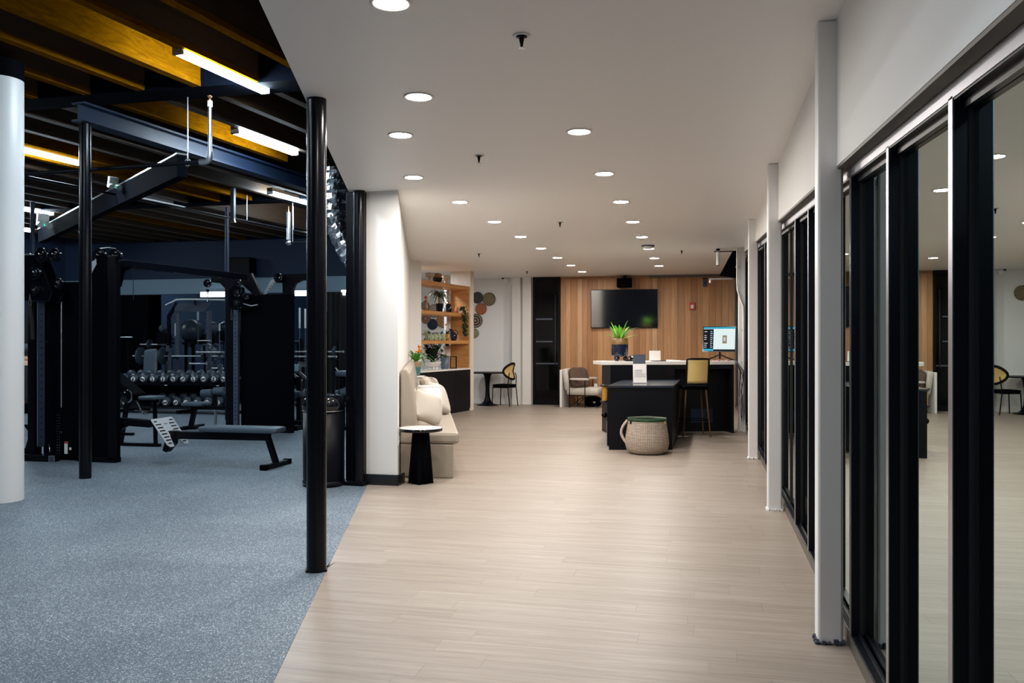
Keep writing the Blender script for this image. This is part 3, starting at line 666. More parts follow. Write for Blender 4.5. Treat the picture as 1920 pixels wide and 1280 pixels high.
MB().box((0, 0, .006), (.22, .15, .010)).build('body', 'black_gloss', t, bev=.003); MB().box((0, 0, .0115), (.2, .13, .001)).build('screen', 'black_gloss', t)
p = on_counter(1262, .2); t = T('notepad', 'white notepad left of the cane stool back', 'notepad', p, cang)
MB().box((0, 0, .008), (.16, .21, .016)).build('sheets', 'paper', t); MB().box((.05, 0, .019), (.008, .14, .007), .5).build('pen', 'black', t)
for i, px in enumerate((1331, 1347, 1364)):
    p = on_counter(px, .16); t = T('highlighter', ['leftmost of three small pink items under monitor', 'middle of three small pink items under monitor', 'rightmost of three small pink items under monitor'][i], 'stationery', p, cang+.3*i)
    MB().box((0, 0, .008), (.06, .03, .016)).build('body', 'pink_petal', t, bev=.003); MB().box((.034, 0, .008), (.01, .02, .012)).build('cap', 'white', t)
# monitor
p = on_counter(1349, .30); t = T('monitor', 'lit computer monitor on the counter showing a booking page', 'monitor', p, cang-.55)
SW, SH = .52, .41; tilt = -.14
def scr(x0, x1, z0, z1, name, m, d, par):
    mb = MB(); mb.bx(x0, x1, -.018-d, -.016, z0, z1)
    mt = Matrix.Rotation(tilt, 3, 'X'); mb.v = [tuple(mt @ Vector(v)+Vector((0, 0, .34))) for v in mb.v]; return mb.build(name, m, par)
b = scr(-SW/2, SW/2, -SH/2, SH/2, 'bezel', 'black_gloss', .002, t)
sc = scr(-SW/2+.012, SW/2-.012, -SH/2+.018, SH/2-.012, 'screen', 'scr_white', .003, t)
scr(-SW/2+.012, -.09, -SH/2+.03, SH/2-.045, 'sidebar', 'scr_dark', .0036, sc)
scr(-SW/2+.012, SW/2-.012, SH/2-.04, SH/2-.012, 'title_bar', 'scr_blue', .0036, sc)
scr(-SW/2+.012, -.09, -SH/2+.018, -SH/2+.05, 'status_bar', 'scr_blue', .0038, sc)
scr(-.09, SW/2-.012, -SH/2+.018, -SH/2+.042, 'task_bar', 'scr_dark', .0036, sc)
scr(.05, .12, -.07, .06, 'thumbnail', 'scr_pic', .0036, sc); scr(.065, .10, -.03, .03, 'thumbnail_detail', 'scr_text', .0040, sc)
tx = MB()
for r in range(9):
    z = .115-r*.031
    for x0, ww in ((-.236, R.uniform(.035, .07)), (-.14, R.uniform(.02, .04))):
        if r % 4 == 1 and x0 < -.2: continue
        tx.bx(x0, x0+ww, -.0226, -.021, z, z+.011)
mt = Matrix.Rotation(tilt, 3, 'X'); tx.v = [tuple(mt @ Vector(v)+Vector((0, 0, .34))) for v in tx.v]; tx.build('text_lines', 'scr_text', sc)
st = MB(); st.tube([(0, 0, .33), (0, .03, .22), (0, .03, .03)], .014, 8)
for a in (-2.6, -.55, .6, 2.5): st.tube([(0, .03, .10), (.10*math.cos(a), .03+.10*math.sin(a)*.6, .06), (.27*math.cos(a), .03+.2*math.sin(a)*.6, .008)], .008, 6)
st.build('stand', 'black', t)
# standing notice on the low table
t = T('table_sign', 'white printed notice with slate backing board on low table', 'sign', (-.885, 11.95, .843), .18)
sg = MB().box((0, .055, .20), (.172, .012, .40), 0, -.12).build('backing_board', 'slate', t)
pf = MB().box((0, -.005, .135), (.186, .006, .27), 0, -.16).build('notice', 'paper', t)
ln = MB()
for r in range(8):
    x = -.07
    while x < .07:
        ww = R.uniform(.008, .02)
        if not (r < 4 and x > .03): ln.box((x+ww/2, -.0102+.155*(.17+.012-r*.013-.135), .182-r*.0135), (ww, .001, .0055 if r else .009), 0, -.16)
        x += ww+.005
ln.build('print_lines', 'ink', pf)
MB().box((0, .02, .004), (.20, .11, .008)).build('foot', 'alu', t)
# stool with cane back
t = T('bar_stool', 'bar stool with woven cane back pulled up to the counter', 'bar stool', (-.17, 13.16, 0), .28)
def stool_back(u, v): # u across, v up; gently curved
    return Vector(((u-.5)*.33, -.20-.05*v+.05*(1-(2*u-1)**2)*-.6, .80+.36*v))
mb = MB(); n = 14
vs = [stool_back(i/n, j/8) for j in range(9) for i in range(n+1)]
mb.add(vs, [(j*(n+1)+i, j*(n+1)+i+1, (j+1)*(n+1)+i+1, (j+1)*(n+1)+i) for j in range(8) for i in range(n)], True)
cane = bpy.data.materials.new('cane weave'); cane.use_nodes = True
nt = cane.node_tree; b_ = nt.nodes['Principled BSDF']; b_.inputs['Roughness'].default_value = .55
tc = nt.nodes.new('ShaderNodeTexCoord'); sx = nt.nodes.new('ShaderNodeSeparateXYZ'); nt.links.new(tc.outputs['Object'], sx.inputs[0])
def sn(o, k):
    a = nt.nodes.new('ShaderNodeMath'); a.operation = 'MULTIPLY'; a.inputs[1].default_value = k; nt.links.new(o, a.inputs[0])
    q = nt.nodes.new('ShaderNodeMath'); q.operation = 'SINE'; nt.links.new(a.outputs[0], q.inputs[0]); return q.outputs[0]
ml = nt.nodes.new('ShaderNodeMath'); ml.operation = 'MULTIPLY'; nt.links.new(sn(sx.outputs[0], 330), ml.inputs[0]); nt.links.new(sn(sx.outputs[2], 330), ml.inputs[1])
cr = nt.nodes.new('ShaderNodeValToRGB'); e = cr.color_ramp.elements; e[0].position = 0; e[0].color = (.92, .66, .24, 1); e[1].position = .75; e[1].color = (.42, .26, .08, 1)
nt.links.new(ml.outputs[0], cr.inputs[0]); nt.links.new(cr.outputs[0], b_.inputs['Base Color'])
mb.build('cane_panel', cane, t, solid=.006)
fr = [stool_back(0, k/6) for k in range(-1, 7)]+[stool_back(k/8, 1.02) for k in range(1, 8)]+[stool_back(1, k/6) for k in range(6, -2, -1)]
MB().tube(fr, .014, 8).build('back_frame', 'black', t)
MB().tube([stool_back(k/8, -.03) for k in range(9)], .014, 8).build('back_rail', 'black', t)
MB().box((0, 0, .735), (.38, .36, .06)).build('seat', 'black_matte', t, bev=.02)
for sx_, sy_ in ((-1, -1), (1, -1), (-1, 1), (1, 1)):
    MB().cyl((sx_*.15, sy_*.14, .71), (sx_*.205, sy_*.19, 0), .016, 10, .010).build('leg', mat('dark walnut leg', (.13, .06, .022), .4), t)
MB().tube([(-.185, -.17, .25), (.185, -.17, .25), (.185, .17, .25), (-.185, .17, .25)], .009, 6, True).build('foot_ring', 'black', t)

# woven basket
bc = (-.72, 10.96, 0); t = T('floor_basket', 'big woven basket with green cloth lining before low table', 'basket', bc)
prof = [(0, .004), (.19, .004), (.225, .015), (.262, .06), (.278, .13), (.272, .22), (.258, .31), (.246, .40), (.243, .445), (.236, .445), (.240, .40), (.25, .31), (.262, .2), (.255, .08), (.2, .03), (0, .03)]
MB().lathe(prof, n=56).build('body', weave_mat('seagrass weave', (.16, .12, .09), (.60, .51, .42), 62, 330), t)
lb = MB().lathe([(.2475, .415), (.250, .435), (.247, .452), (.238, .452), (.233, .42), (.24, .3), (.22, .2), (0, .17)], n=56)
lb.v = [(v[0], v[1], v[2]+.003*math.sin(5*math.atan2(v[1], v[0]))*(1 if v[2] > .42 else 0)) for v in lb.v]
lb.build('lining', 'green_liner', t)
for da in (0,):
    for dr in (-.018, .018):
        MB().tube([(-.235-.075*math.sin(PI*i/12)-.045*(i/12)*0-.02*(1-i/12)*0-.01, -.06+dr, .42-.30*i/12) for i in range(13)], .016, 8).build('handle', MATS.setdefault('rope', mat('seagrass rope', (.5, .42, .34), .85, var=.3, vscale=90)), t)
MB().box((-.192, -.155, .402), (.034, .004, .04), -.9).build('tag', 'black_matte', t)
MB().box((.226, -.09, .405), (.014, .02, .03), .4).build('yellow_tab', mat('yellow tab', (.7, .55, .05), .6), t)

# television, speaker, alarm, sensor
tvx0, tvx1 = aty(1108, 578, BACK-.12).x, aty(1233, 578, BACK-.12).x; zt, zb = aty(1170, 542.5, BACK-.12).z, aty(1170, 614.5, BACK-.12).z
t = T('television', 'large dark television screen hung on the timber wall', 'television', ((tvx0+tvx1)/2, BACK-.12, zb)); hw = (tvx1-tvx0)/2; hh = zt-zb
TILT = Matrix.Rotation(math.radians(1.6), 3, 'Z') @ Matrix.Rotation(math.radians(2.3), 3, 'X')
def tilted(mb): mb.v = [tuple(TILT @ (Vector(v)-Vector((0, .03, hh/2)))+Vector((0, .015, hh/2))) for v in mb.v]; return mb
tilted(MB().bx(-hw, hw, 0, .03, 0, hh)).build('case', 'black', t, bev=.004)
tvm = mat('tv panel', (.002, .002, .003), .07, spec=1.0); tvm.node_tree.nodes['Principled BSDF'].inputs['IOR'].default_value = 2.0
tilted(MB().bx(-hw+.012, hw-.012, -.003, 0, .014, hh-.012)).build('screen', tvm, t)
MB().bx(-.3, .3, .035, .062, hh*.3, hh*.7).build('wall_bracket', 'black', t)
t = T('wall_speaker', 'black box speaker above the television', 'speaker', (aty(1170, 530, BACK-.3).x, BACK-.08, 2.63))
MB().prism([(-.16, -.24), (.16, -.20), (.16, 0), (-.16, 0)], 0, .20).build('cabinet', 'black_matte', t, bev=.01)
MB().bx(-.05, .05, -.02, .012, .02, .2).bx(-.03, .03, -.1, -.06, .2, .27).build('mount', 'black', t)
MB().prism([(-.15, -.246), (.15, -.208), (.15, -.2), (-.15, -.238)], .012, .188).build('grille', 'black_matte', t)
p = aty(1298, 574, BACK-.055); t = T('fire_alarm', 'red fire alarm strobe on the timber wall', 'fire alarm', (p.x, BACK-.05, p.z))
MB().box((0, -.022, 0), (.125, .044, .155)).build('body', 'red', t, bev=.008)
MB().box((0, -.048, -.01), (.062, .014, .075)).build('strobe_lens', 'white', t, bev=.006)
mk = MB()
for x, z, ww, h in ((-.012, .012, .02, .006), (.014, .0, .008, .02), (-.01, -.02, .012, .01), (.012, -.026, .016, .006)): mk.box((x, -.0555, z-.01), (ww, .001, h))
mk.build('marking', 'red', t)
p = aty(1322, 531, BACK-.055); t = T('wall_sensor', 'small black sensor high on the timber wall', 'sensor', (p.x, BACK-.05, p.z))
MB().box((0, -.02, 0), (.085, .04, .15)).build('body', 'slate', t, bev=.008); MB().ball((0, -.04, .01), .016, 10).build('lens', 'black_gloss', t); MB().box((0, -.018, .10), (.12, .03, .02)).build('hood', 'black', t)
# wall-hung kit by the last column
p = Vector((0.30, 13.95, 0)); t = T('wall_bracket', 'black screen on a bracket high beside the desk column', 'bracket', (.44, 13.99, 2.45))
MB().prism([(.05, .40), (-.02, .40), (-.22, .02), (.05, -.02)], -.01, .03, 'y').build('panel', 'black_matte', t)
MB().box((-.20, -.015, -.03), (.36, .04, .02)).build('arm', 'alu', t); MB().cyl((-.36, -.015, -.09), (-.36, -.015, -.03), .016, 10).build('clamp', 'white', t)
MB().box((.06, .01, .2), (.06, .08, .3)).build('wall_plate', 'black', t)
MB().bx(-.30, .05, -.01, .01, .40, .415).build('top_rail', 'black', t)
t = T('security_camera', 'white tube camera under the ceiling by desk column', 'camera', (.20, 13.96, CEIL))
MB().cyl((0, 0, -.0), (0, 0, -.03), .03, 12).build('mount', 'black', t); MB().cyl((0, -.02, -.05), (0, .01, -.26), .028, 14).build('body', 'white', t); MB().cyl((0, 0, -.26), (0, .002, -.27), .02, 12).build('lens', 'black_gloss', t)
p = aty(946, 524, BACK-.05); t = T('dome_camera', 'small white wall camera near the ceiling by pilaster', 'camera', (p.x, BACK, p.z))
MB().box((.03, -.03, -.02), (.09, .06, .09)).build('housing', 'white', t, bev=.01); MB().ball((-.04, -.06, .03), .028, 12).build('dome', 'black_gloss', t)
t = T('cable_conduit', 'white conduit bending down the desk column', 'conduit', (.49, 13.9, 0))
MB((.49, 13.9, 0)).tube([(.495, 13.895, 2.88), (.495, 13.895, 2.35), (.50, 13.89, 2.24), (.545, 13.885, 2.08), (.585, 13.885, 1.98), (.59, 13.885, 1.85), (.59, 13.885, 0.3)], .016, 8).build('tube', 'white_gloss', t)
for z in (2.6, 1.6, 1.1): MB((.49, 13.9, 0)).box((.59 if z < 2 else .495, 13.905, z), (.06, .03, .02)).build('strap', 'galv', t)
t = T('cable_bundle', 'black cables hanging down from the counter end', 'cable', (.55, 13.78, 0))
for k in range(6):
    pts = [(.40, 13.78+.012*k, 1.126), (.46+.004*k, 13.80, 1.128)]
    for j in range(1, 9): pts.append((.53+.016*math.sin(j*.7+k*1.7)+.010*k, 13.84+R.uniform(-.015, .015), 1.05-j*R.uniform(.08, .115)))
    MB((.55, 13.78, 0)).tube(pts, .005, 5).build('cable', 'gasket' if k % 3 else 'white', t)

# armchair by the timber wall
t = T('armchair', 'cream armchair with black wire frame by the timber wall', 'armchair', (-2.62, 18.62, 0), -.12)
def cush(mb, c, sz, puff=.25, n=8):
    """a soft block: superellipsoid"""
    vs = []; fs = []; N = 2*n
    def sg(v, e): return math.copysign(abs(v)**e, v)
    for j in range(n+1):
        ph = -PI/2+PI*j/n
        for i in range(N):
            th = 2*PI*i/N; cp = sg(math.cos(ph), puff)
            vs.append((c[0]+sz[0]/2*cp*sg(math.cos(th), puff), c[1]+sz[1]/2*cp*sg(math.sin(th), puff), c[2]+sz[2]/2*sg(math.sin(ph), puff)))
    for j in range(n):
        for i in range(N): fs.append((j*N+i, j*N+(i+1) % N, (j+1)*N+(i+1) % N, (j+1)*N+i))
    return mb.add(vs, fs, True)
cush(MB(), (.06, 0, .35), (.74, .60, .17)).build('seat_cushion', 'cream_light', t)
b = cush(MB(), (0, 0, 0), (.13, .60, .50)); b.v = [tuple(Matrix.Rotation(-.15, 3, 'Y') @ Vector(v)+Vector((-.30, 0, .60))) for v in b.v]; b.build('back_cushion', 'cream_light', t)
for s in (-1, 1):
    cush(MB(), (.02, s*.35, .62), (.44, .07, .05), .45).build('arm_pad', 'cream_light', t)
    MB().tube([(-.2, s*.35, .60), (-.21, s*.35, 0.012)], .009, 8).tube([(.14, s*.35, .60), (.14, s*.35, .27), (.14, s*.35, .012)], .009, 8).tube([(-.21, s*.35, .27), (.36, s*.35, .27)], .009, 8).tube([(-.21, s*.35, .012), (.05, s*.1, .24)], .008, 6).tube([(.42, s*.35, .012), (.14, s*.12, .25)], .008, 6).build('side_frame', 'black', t)
MB().tube([(.36, -.35, .27), (.36, .35, .27)], .009, 8).tube([(-.21, -.35, .27), (-.21, .35, .27)], .009, 8).build('cross_bar', 'black', t)
MB().bx(-.43, -.385, -.34, .34, 0, .82).build('back_panel', 'white_gloss', t, bev=.01)
t = T('armchair_cushion', 'dark brown cushion leaning in the cream armchair', 'cushion', (-2.68, 18.48, .46), -.12)
b = cush(MB(), (0, 0, 0), (.13, .48, .46), .5); b.v = [tuple(Matrix.Rotation(-.75, 3, 'Z') @ Matrix.Rotation(-.40, 3, 'Y') @ Vector(v)+Vector((0, 0, .19))) for v in b.v]; b.build('pillow', 'brown_cushion', t)
t = T('floor_bag', 'small black bag on the floor under the armchair', 'bag', (-2.42, 18.80, 0))
cush(MB(), (0, 0, .11), (.38, .22, .22), .5).build('body', 'black_matte', t); MB().tube([(-.1, 0, .2), (-.06, -.02, .235), (.06, -.02, .235), (.1, 0, .2)], .01, 6).build('strap', 'black', t); MB().box((.04, -.112, .1), (.06, .004, .03)).build('buckle', 'alu', t)
p = aty(1117, 724, BACK-.05); t = T('wall_outlet', 'white socket plate on the timber wall behind armchair', 'socket', (p.x, BACK-.045, p.z))
MB().box((0, -.006, 0), (.075, .012, .12)).build('plate', 'white', t, bev=.003)
for z in (-.028, .028): MB().box((0, -.013, z), (.032, .004, .028)).build('receptacle', 'paper', t)

# dark glass cabinet
gx0, gx1 = aty(999, 600, BACK-.1).x, aty(1050.5, 600, BACK-.1).x
t = T('glass_cabinet', 'tall black glass-fronted cabinet beside the timber wall', 'cabinet', ((gx0+gx1)/2, BACK-.1, 0)); hw = (gx1-gx0)/2
MB().bx(-hw, -hw+.05, 0, .1, 0, CEIL).bx(hw-.05, hw, 0, .1, 0, CEIL).bx(-hw+.05, hw-.05, 0, .1, 0, .11).bx(-hw+.05, hw-.05, 0, .1, CEIL-.05, CEIL).build('frame', 'black', t, bev=.002)
MB().bx(-hw+.05, hw-.05, .085, .099, .11, CEIL-.05).build('back_panel', 'black_matte', t)
MB().bx(-hw+.05, hw-.05, .004, .010, .11, CEIL-.05).build('glass_door', 'dark_glass', t)
for z in (1.93, 1.42, .92):
    MB().bx(-hw+.07, hw-.19 if z > 1 else hw-.06, .02, .084, z, z+.03).build('shelf', 'quartz', t)
MB().bx(hw-.12, hw-.095, -.03, -.012, .9, 2.5).bx(hw-.115, hw-.1, -.014, .004, 1.0, 1.03).bx(hw-.115, hw-.1, -.014, .004, 2.37, 2.4).build('pull_handle', 'black_gloss', t)

# dining table and chair
t = T('tulip_table', 'round black pedestal table before the basket wall', 'table', (-4.78, 18.62, 0))
MB().lathe([(0, .722), (.44, .722), (.465, .735), (.465, .742), (.455, .748), (0, .748)], n=48).build('table_top', 'black', t)
MB().lathe([(0, .722), (.11, .722), (.075, .66), (.052, .5), (.045, .36), (.055, .2), (.085, .09), (.15, .035), (.24, .012), (.25, 0), (0, 0)], n=40).build('pedestal', 'black', t)
t = T('dining_chair', 'black chair with round cane back at the pedestal table', 'chair', (-4.36, 18.5, 0), -.28)
cush(MB(), (0, 0, .455), (.45, .42, .07), .35).build('seat', 'black_matte', t)
for sx_, sy_ in ((-1, -1), (-1, 1)): MB().tube([(sx_*.19, sy_*.18, .42), (sx_*.21, sy_*.19, 0)], .011, 8).build('leg', 'black', t)
for s in (-1, 1): MB().tube([(.24, s*.19, 0), (.19, s*.19, .45), (.21, s*.17, .66), (.20, s*.13, .74)], .011, 8).build('leg', 'black', t)
MB().tube([(-.2, -.185, .415), (.2, -.185, .415), (.2, .185, .415), (-.2, .185, .415)], .010, 6, True).build('seat_frame', 'black', t)
bk_ = [Vector((.205-.02*math.cos(a)*0+.02*abs(math.sin(a)), .215*math.cos(a), .775+.175*math.sin(a))) for a in [2*PI*i/28 for i in range(28)]]
bk_ = [v+Vector((-.10*(v.y/.2)**2, 0, 0)) for v in bk_]
MB().tube(bk_, .026, 8, True).build('back_frame', 'black', t)
mb = MB(); cc = sum(bk_, Vector())/28; mb.add([cc+Vector((.035, 0, 0))]+bk_, [(0, i+1, (i+1) % 28+1) for i in range(28)], True); mb.build('cane_panel', 'cane', t)

# ================================================================== PLANT SHELVES
s0 = Vector((-5.16, 14.5, 0)); sdir = Vector((.149, .989, 0)).normalized(); sang = math.atan2(sdir.y, sdir.x)   # along the shelf front; +y local = into the alcove
t = T('plant_shelves', 'open oak shelving with black base and white stone counter', 'shelving', s0, sang)
SH0, SH1, SHL, SD = .45, 2.66, 2.83, .45
MB().bx(.0, SH0, .0, .12, 0, CEIL).build('near_panel', 'white_wall', t)
ep = MB().bx(SH1, SHL, .0, SD, 0, CEIL).build('end_panel', 'pale_wood', t)
for z0, z1 in ((.885, 1.385), (1.45, 1.945), (2.01, 2.50)): MB().bx(SH1-.012, SH1, .03, SD, z0, z1).build('oak_lining', 'shelf_wood', t)
MB().bx(SH1-.20, SH1-.05, SD, SD+.06, .885, 2.5).build('back_post', 'white_wall', t)
for z0, z1 in ((1.385, 1.45), (1.945, 2.01), (2.50, 2.575)): MB().bx(.05, SH1-.0005, .02, SD, z0, z1).build('shelf', 'shelf_wood', t, bev=.002)
MB().bx(SH0-.3, SH1-.0005, -.02, SD+.03, .855, .885).build('counter', 'quartz', t, bev=.003)
cabs = [(SH0-.3, 1.18), (1.18, 1.92), (1.92, SH1)]
MB().bx(SH0-.3, SH1-.0005, .02, SD+.02, 0, .855).build('base_cabinet', 'desk', t)
for a, b in cabs: MB().bx(a+.002, b-.002, .0, .02, .06, .853).build('cabinet_door', 'desk', t)
sinv = Matrix.Rotation(-sang, 3, 'Z')
def on_shelf(px, depth, z):
    n = Vector((-sdir.y, sdir.x, 0)); f = s0+n*depth; d = ray(px, 643)
    s = (f.x*d.y-f.y*d.x)/(sdir.y*d.x-sdir.x*d.y); p = f+sdir*s; return Vector((p.x, p.y, z))
Z1, Z2, Z3, Z0 = 2.575, 2.01, 1.45, .885
for i, (px, dp) in enumerate(((806, .2), (836, .2))):
    p = on_shelf(px, dp, Z1); t = T('footed_bowl', ['cream footed bowl left of the dark bowl on top shelf', 'cream footed bowl right of the dark bowl on top shelf'][i], 'bowl', p, 0, 'cream bowls on the top shelf')
    MB().lathe([(0, 0), (.042, 0), (.036, .05), (.03, .075), (.06, .09), (.085, .12), (.092, .17), (.086, .172), (.075, .12), (0, .10)], n=32).build('bowl', 'cream_light', t)
    MB().lathe([(.0875, .1735), (.093, .171), (.093, .176), (.0875, .177), (.0875, .1735)], n=32).build('rim', 'cream', t)
p = on_shelf(820, .16, Z1); t = T('dark_bowl', 'black bowl holding a brown wooden bowl on top shelf', 'bowl', p)
MB().lathe([(0, 0), (.05, 0), (.085, .03), (.105, .09), (.1, .1), (.085, .06), (0, .03)], n=32).build('bowl', 'black_gloss', t)
MB().lathe([(0, .06), (.05, .065), (.088, .11), (.094, .16), (.06, .19), (0, .195)], n=32).build('wooden_bowl', 'walnut', t)

def tuft(mb, c, n, l0, l1, w, e0, e1, droop=0, base=.01):
    for k in range(n):
        a = 2*PI*k/n+R.uniform(-.3, .3); ln = R.uniform(l0, l1); el = R.uniform(e0, e1)
        mb.leaf((c[0]+base*math.cos(a), c[1]+base*math.sin(a), c[2]), (c[0]+ln*math.cos(a)*math.cos(el), c[1]+ln*math.sin(a)*math.cos(el), c[2]+ln*math.sin(el)-droop*R.random()), w*R.uniform(.7, 1.2), R.uniform(.3, .6)*droop+.01, 7)
    return mb
p = on_shelf(824, .2, Z2); t = T('ponytail_palm', 'dark drooping palm in a ribbed black pot on middle shelf', 'plant', p)
MB().lathe([(0, 0), (.055, 0)]+[(.06+.006*(i % 2)+.012*i/9, .008+.018*i) for i in range(10)]+[(.06, .17), (0, .16)], n=32).build('pot', 'black', t)
MB().lathe([(.03, .16), (.022, .2), (.014, .26), (.012, .29), (0, .30)], n=14).build('trunk', 'walnut', t)
tuft(MB(), (0, 0, .29), 80, .2, .34, .018, -.25, .55, .2).build('leaves', 'leaf_dark', t)
p = on_shelf(841, .2, Z2); t = T('glass_jar', 'shiny black lidded jar beside the drooping palm', 'jar', p)
MB().lathe([(0, 0), (.055, 0), (.062, .02), (.062, .15), (.045, .17), (.045, .185)], n=24).build('body', 'black_gloss', t)
MB().lathe([(.05, .185), (.052, .20), (.02, .215), (.014, .235), (0, .24)], n=24).build('lid', 'brass', t)
p = on_shelf(832.5, .32, Z2); t = T('white_vase', 'little white vase between the palm and black jar', 'vase', p)
MB().lathe([(0, 0), (.03, 0), (.035, .04), (.02, .08), (.022, .1), (.016, .1), (.015, .08), (0, .03)], n=20).build('body', 'white_gloss', t); MB().lathe([(.0225, .098), (.026, .102), (.0225, .106)], n=20).build('lip', 'white', t)
p = on_shelf(856.5, .2, Z2); t = T('terracotta_vase', 'red glazed round vase on middle shelf near its end', 'vase', p)
MB().lathe([(0, 0), (.035, 0), (.052, .04), (.05, .09), (.03, .12), (.034, .135), (.026, .13), (0, .1)], n=24).build('body', 'terracotta', t); MB().tube(arc((.05, 0, .075), .03, -1.4, 1.4, 8), .007, 6).build('handle', 'terracotta', t)
p = on_shelf(863.5, .10, Z2); t = T('trailing_plant', 'dense green trailing plant hanging from the middle shelf', 'plant', p)
MB().lathe([(0, 0), (.032, 0), (.04, .08), (.034, .08), (0, .06)], n=20).build('pot', 'white_gloss', t)
tp = MB()
for k in range(420):
    u = R.random(); path = Vector((.02+.11*min(1, u*3), -.02-.11*min(1, u*3), .09+.035*math.sin(min(1, u*3)*PI)-max(0, u-.2)*.68)); wd = .022+.010*math.sin(PI*u)
    q = path+Vector((R.gauss(0, wd), R.gauss(0, wd*.7), R.gauss(0, .01))); a = R.uniform(0, 6.28)
    tp.leaf(q, q+Vector((.028*math.cos(a), .028*math.sin(a), -.035)), .022, 0, 3)
tp.build('vines', mat('trailing leaf', (.022, .062, .016), .5, var=.3, vscale=20), t)
p = on_shelf(798.5, .16, Z2); t = T('figurine', 'brown carved figure at the near end of middle shelf', 'figurine', p)
MB().lathe([(0, 0), (.04, 0), (.045, .06), (.03, .11), (.038, .16), (.035, .2), (0, .22)], n=16).build('body', 'walnut', t); MB().ball((0, 0, .255), .035, 12).build('head', 'terracotta', t)
# shelf three
p0 = on_shelf(808, .16, Z3)
for i, px in enumerate((804.5, 812, 819.5, 828)):
    p = on_shelf(px, .13, Z3); t = T('artichoke_pot', ['leftmost', 'second from left', 'third from left', 'rightmost'][i]+' of the four green scaly pots on lower shelf', 'pot', p, i, 'green scaly pots on the lower shelf')
    MB().lathe([(0, 0), (.05, 0), (.068, .05), (.06, .10), (.04, .12), (0, .11)], n=20).build('body', 'celadon', t)
    sc = MB()
    for r in range(4):
        for k in range(8):
            a = 2*PI*(k+.5*(r % 2))/8; rr = (.058, .068, .064, .052)[r]; z = .02+.03*r; sc.ball((rr*math.cos(a), rr*math.sin(a), z), .021, 8, (1, 1, 1.1))
    sc.build('scales', 'celadon', t)
    tuft(MB(), (0, 0, .11), 9, .05, .1, .02, .3, 1.2, .02).build('plant', 'leaf_dark', t)
p = on_shelf(839, .14, Z3); t = T('yellow_pot', 'mustard yellow pot with dark plant and orange flower', 'plant', p)
MB().lathe([(0, 0), (.04, 0), (.046, .02), (.046, .13), (.04, .135), (.038, .11), (0, .11)], n=24).build('pot', 'amber', t)
tuft(MB(), (0, 0, .12), 18, .07, .15, .024, .1, 1.2, .04).build('leaves', 'leaf_dark', t); MB().tube([(0, 0, .12), (-.02, 0, .22), (-.03, 0, .31)], .004, 5).build('stem', 'leaf', t); tuft(MB(), (-.03, 0, .30), 8, .02, .045, .02, .2, 1.4).build('flower', 'orange_petal', t)
p = on_shelf(850.5, .16, Z3); t = T('pitcher', 'navy glazed pitcher with slanted spout on lower shelf', 'pitcher', p)
pt = MB().lathe([(0, 0), (.05, 0), (.068, .04), (.074, .09), (.066, .14), (.045, .175), (.032, .21), (.036, .24), (.028, .235), (0, .2)], n=28)
pt.v = [(v[0]-max(0, v[2]-.12)*.55, v[1], v[2]) for v in pt.v]; pt.build('body', 'navy_glaze', t); MB().tube([(-.02, 0, .2), (.04, 0, .22), (.085, 0, .17), (.07, 0, .11)], .009, 8).build('handle', 'navy_glaze', t)
p = on_shelf(798, .26, Z3); t = T('shell_ornament', 'beige shell shaped ornament at near end of lower shelf', 'ornament', p)
MB().lathe([(0, 0), (.05, 0), (.03, .03), (.02, .06), (0, .06)], n=16).build('stand', 'terracotta', t)
sf = MB()
for k in range(11): a = PI*(k-.5)/10; sf.leaf((0, 0, .10), (.13*math.cos(a), -.01, .10+.13*math.sin(a)), .045, .0, 5)
sf.build('shell', 'cream_light', t, solid=.006)
# counter
p = on_shelf(811, .17, Z0); t = T('flowering_plant', 'dark bushy plant with pink buds in white footed bowl', 'plant', p)
MB().lathe([(0, .045), (.06, .047), (.12, .075), (.165, .135), (.17, .15), (.16, .15), (.12, .12), (0, .12)], n=40).build('bowl', 'white_gloss', t)
for k in range(5): a = 2*PI*k/5+.3; MB().ball((.075*math.cos(a), .075*math.sin(a), .028), .028, 12).build('ball_foot', 'white_gloss', t)
MB().lathe([(0, .15), (.1, .147), (.155, .14)], n=24).build('moss', 'moss', t)
lf = MB(); stm = MB()
for k in range(34):
    a = R.uniform(0, 6.28); e = R.uniform(.45, 1.45); ln = R.uniform(.25, .44); q = Vector((ln*math.cos(a)*math.cos(e)*.8, ln*math.sin(a)*math.cos(e)*.8, .14+ln*math.sin(e)))
    stm.tube([(R.uniform(-.03, .03), R.uniform(-.03, .03), .14), q], .005, 5)
    for j in range(9):
        u = R.uniform(.25, 1); c = Vector((0, 0, .14)).lerp(q, u); b = R.uniform(0, 6.28); lf.leaf(c, c+Vector((.075*math.cos(b), .075*math.sin(b), R.uniform(-.02, .05))), .062, .005, 4)
stm.build('stems', 'leaf_dark', t); lf.build('leaves', 'leaf_dark', t)
for k in range(6):
    a = R.uniform(0, 6.28); c = (.14*math.cos(a), .14*math.sin(a), R.uniform(.28, .55)); tuft(MB(), c, 6, .03, .05, .025, .4, 1.4).build('flower', 'pink_petal', t)
p = on_shelf(834, .22, Z0); t = T('potted_succulent', 'leggy green plant in a tall slate blue pot', 'plant', p)
MB().lathe([(0, 0), (.072, 0), (.076, .01), (.092, .235), (.084, .235), (.078, .2), (0, .2)], n=32).build('pot', 'slate_glaze', t)
tuft(tuft(MB(), (0, 0, .21), 24, .06, .14, .03, .1, 1.3, .03), (.05, 0, .22), 10, .12, .22, .016, -.1, .5, .06).build('leaves', mat('grey green leaf', (.10, .17, .09), .5, var=.3, vscale=20), t)
p = on_shelf(838, .38, Z0); t = T('blush_planter', 'blush pot with black plant behind the slate blue pot', 'plant', p)
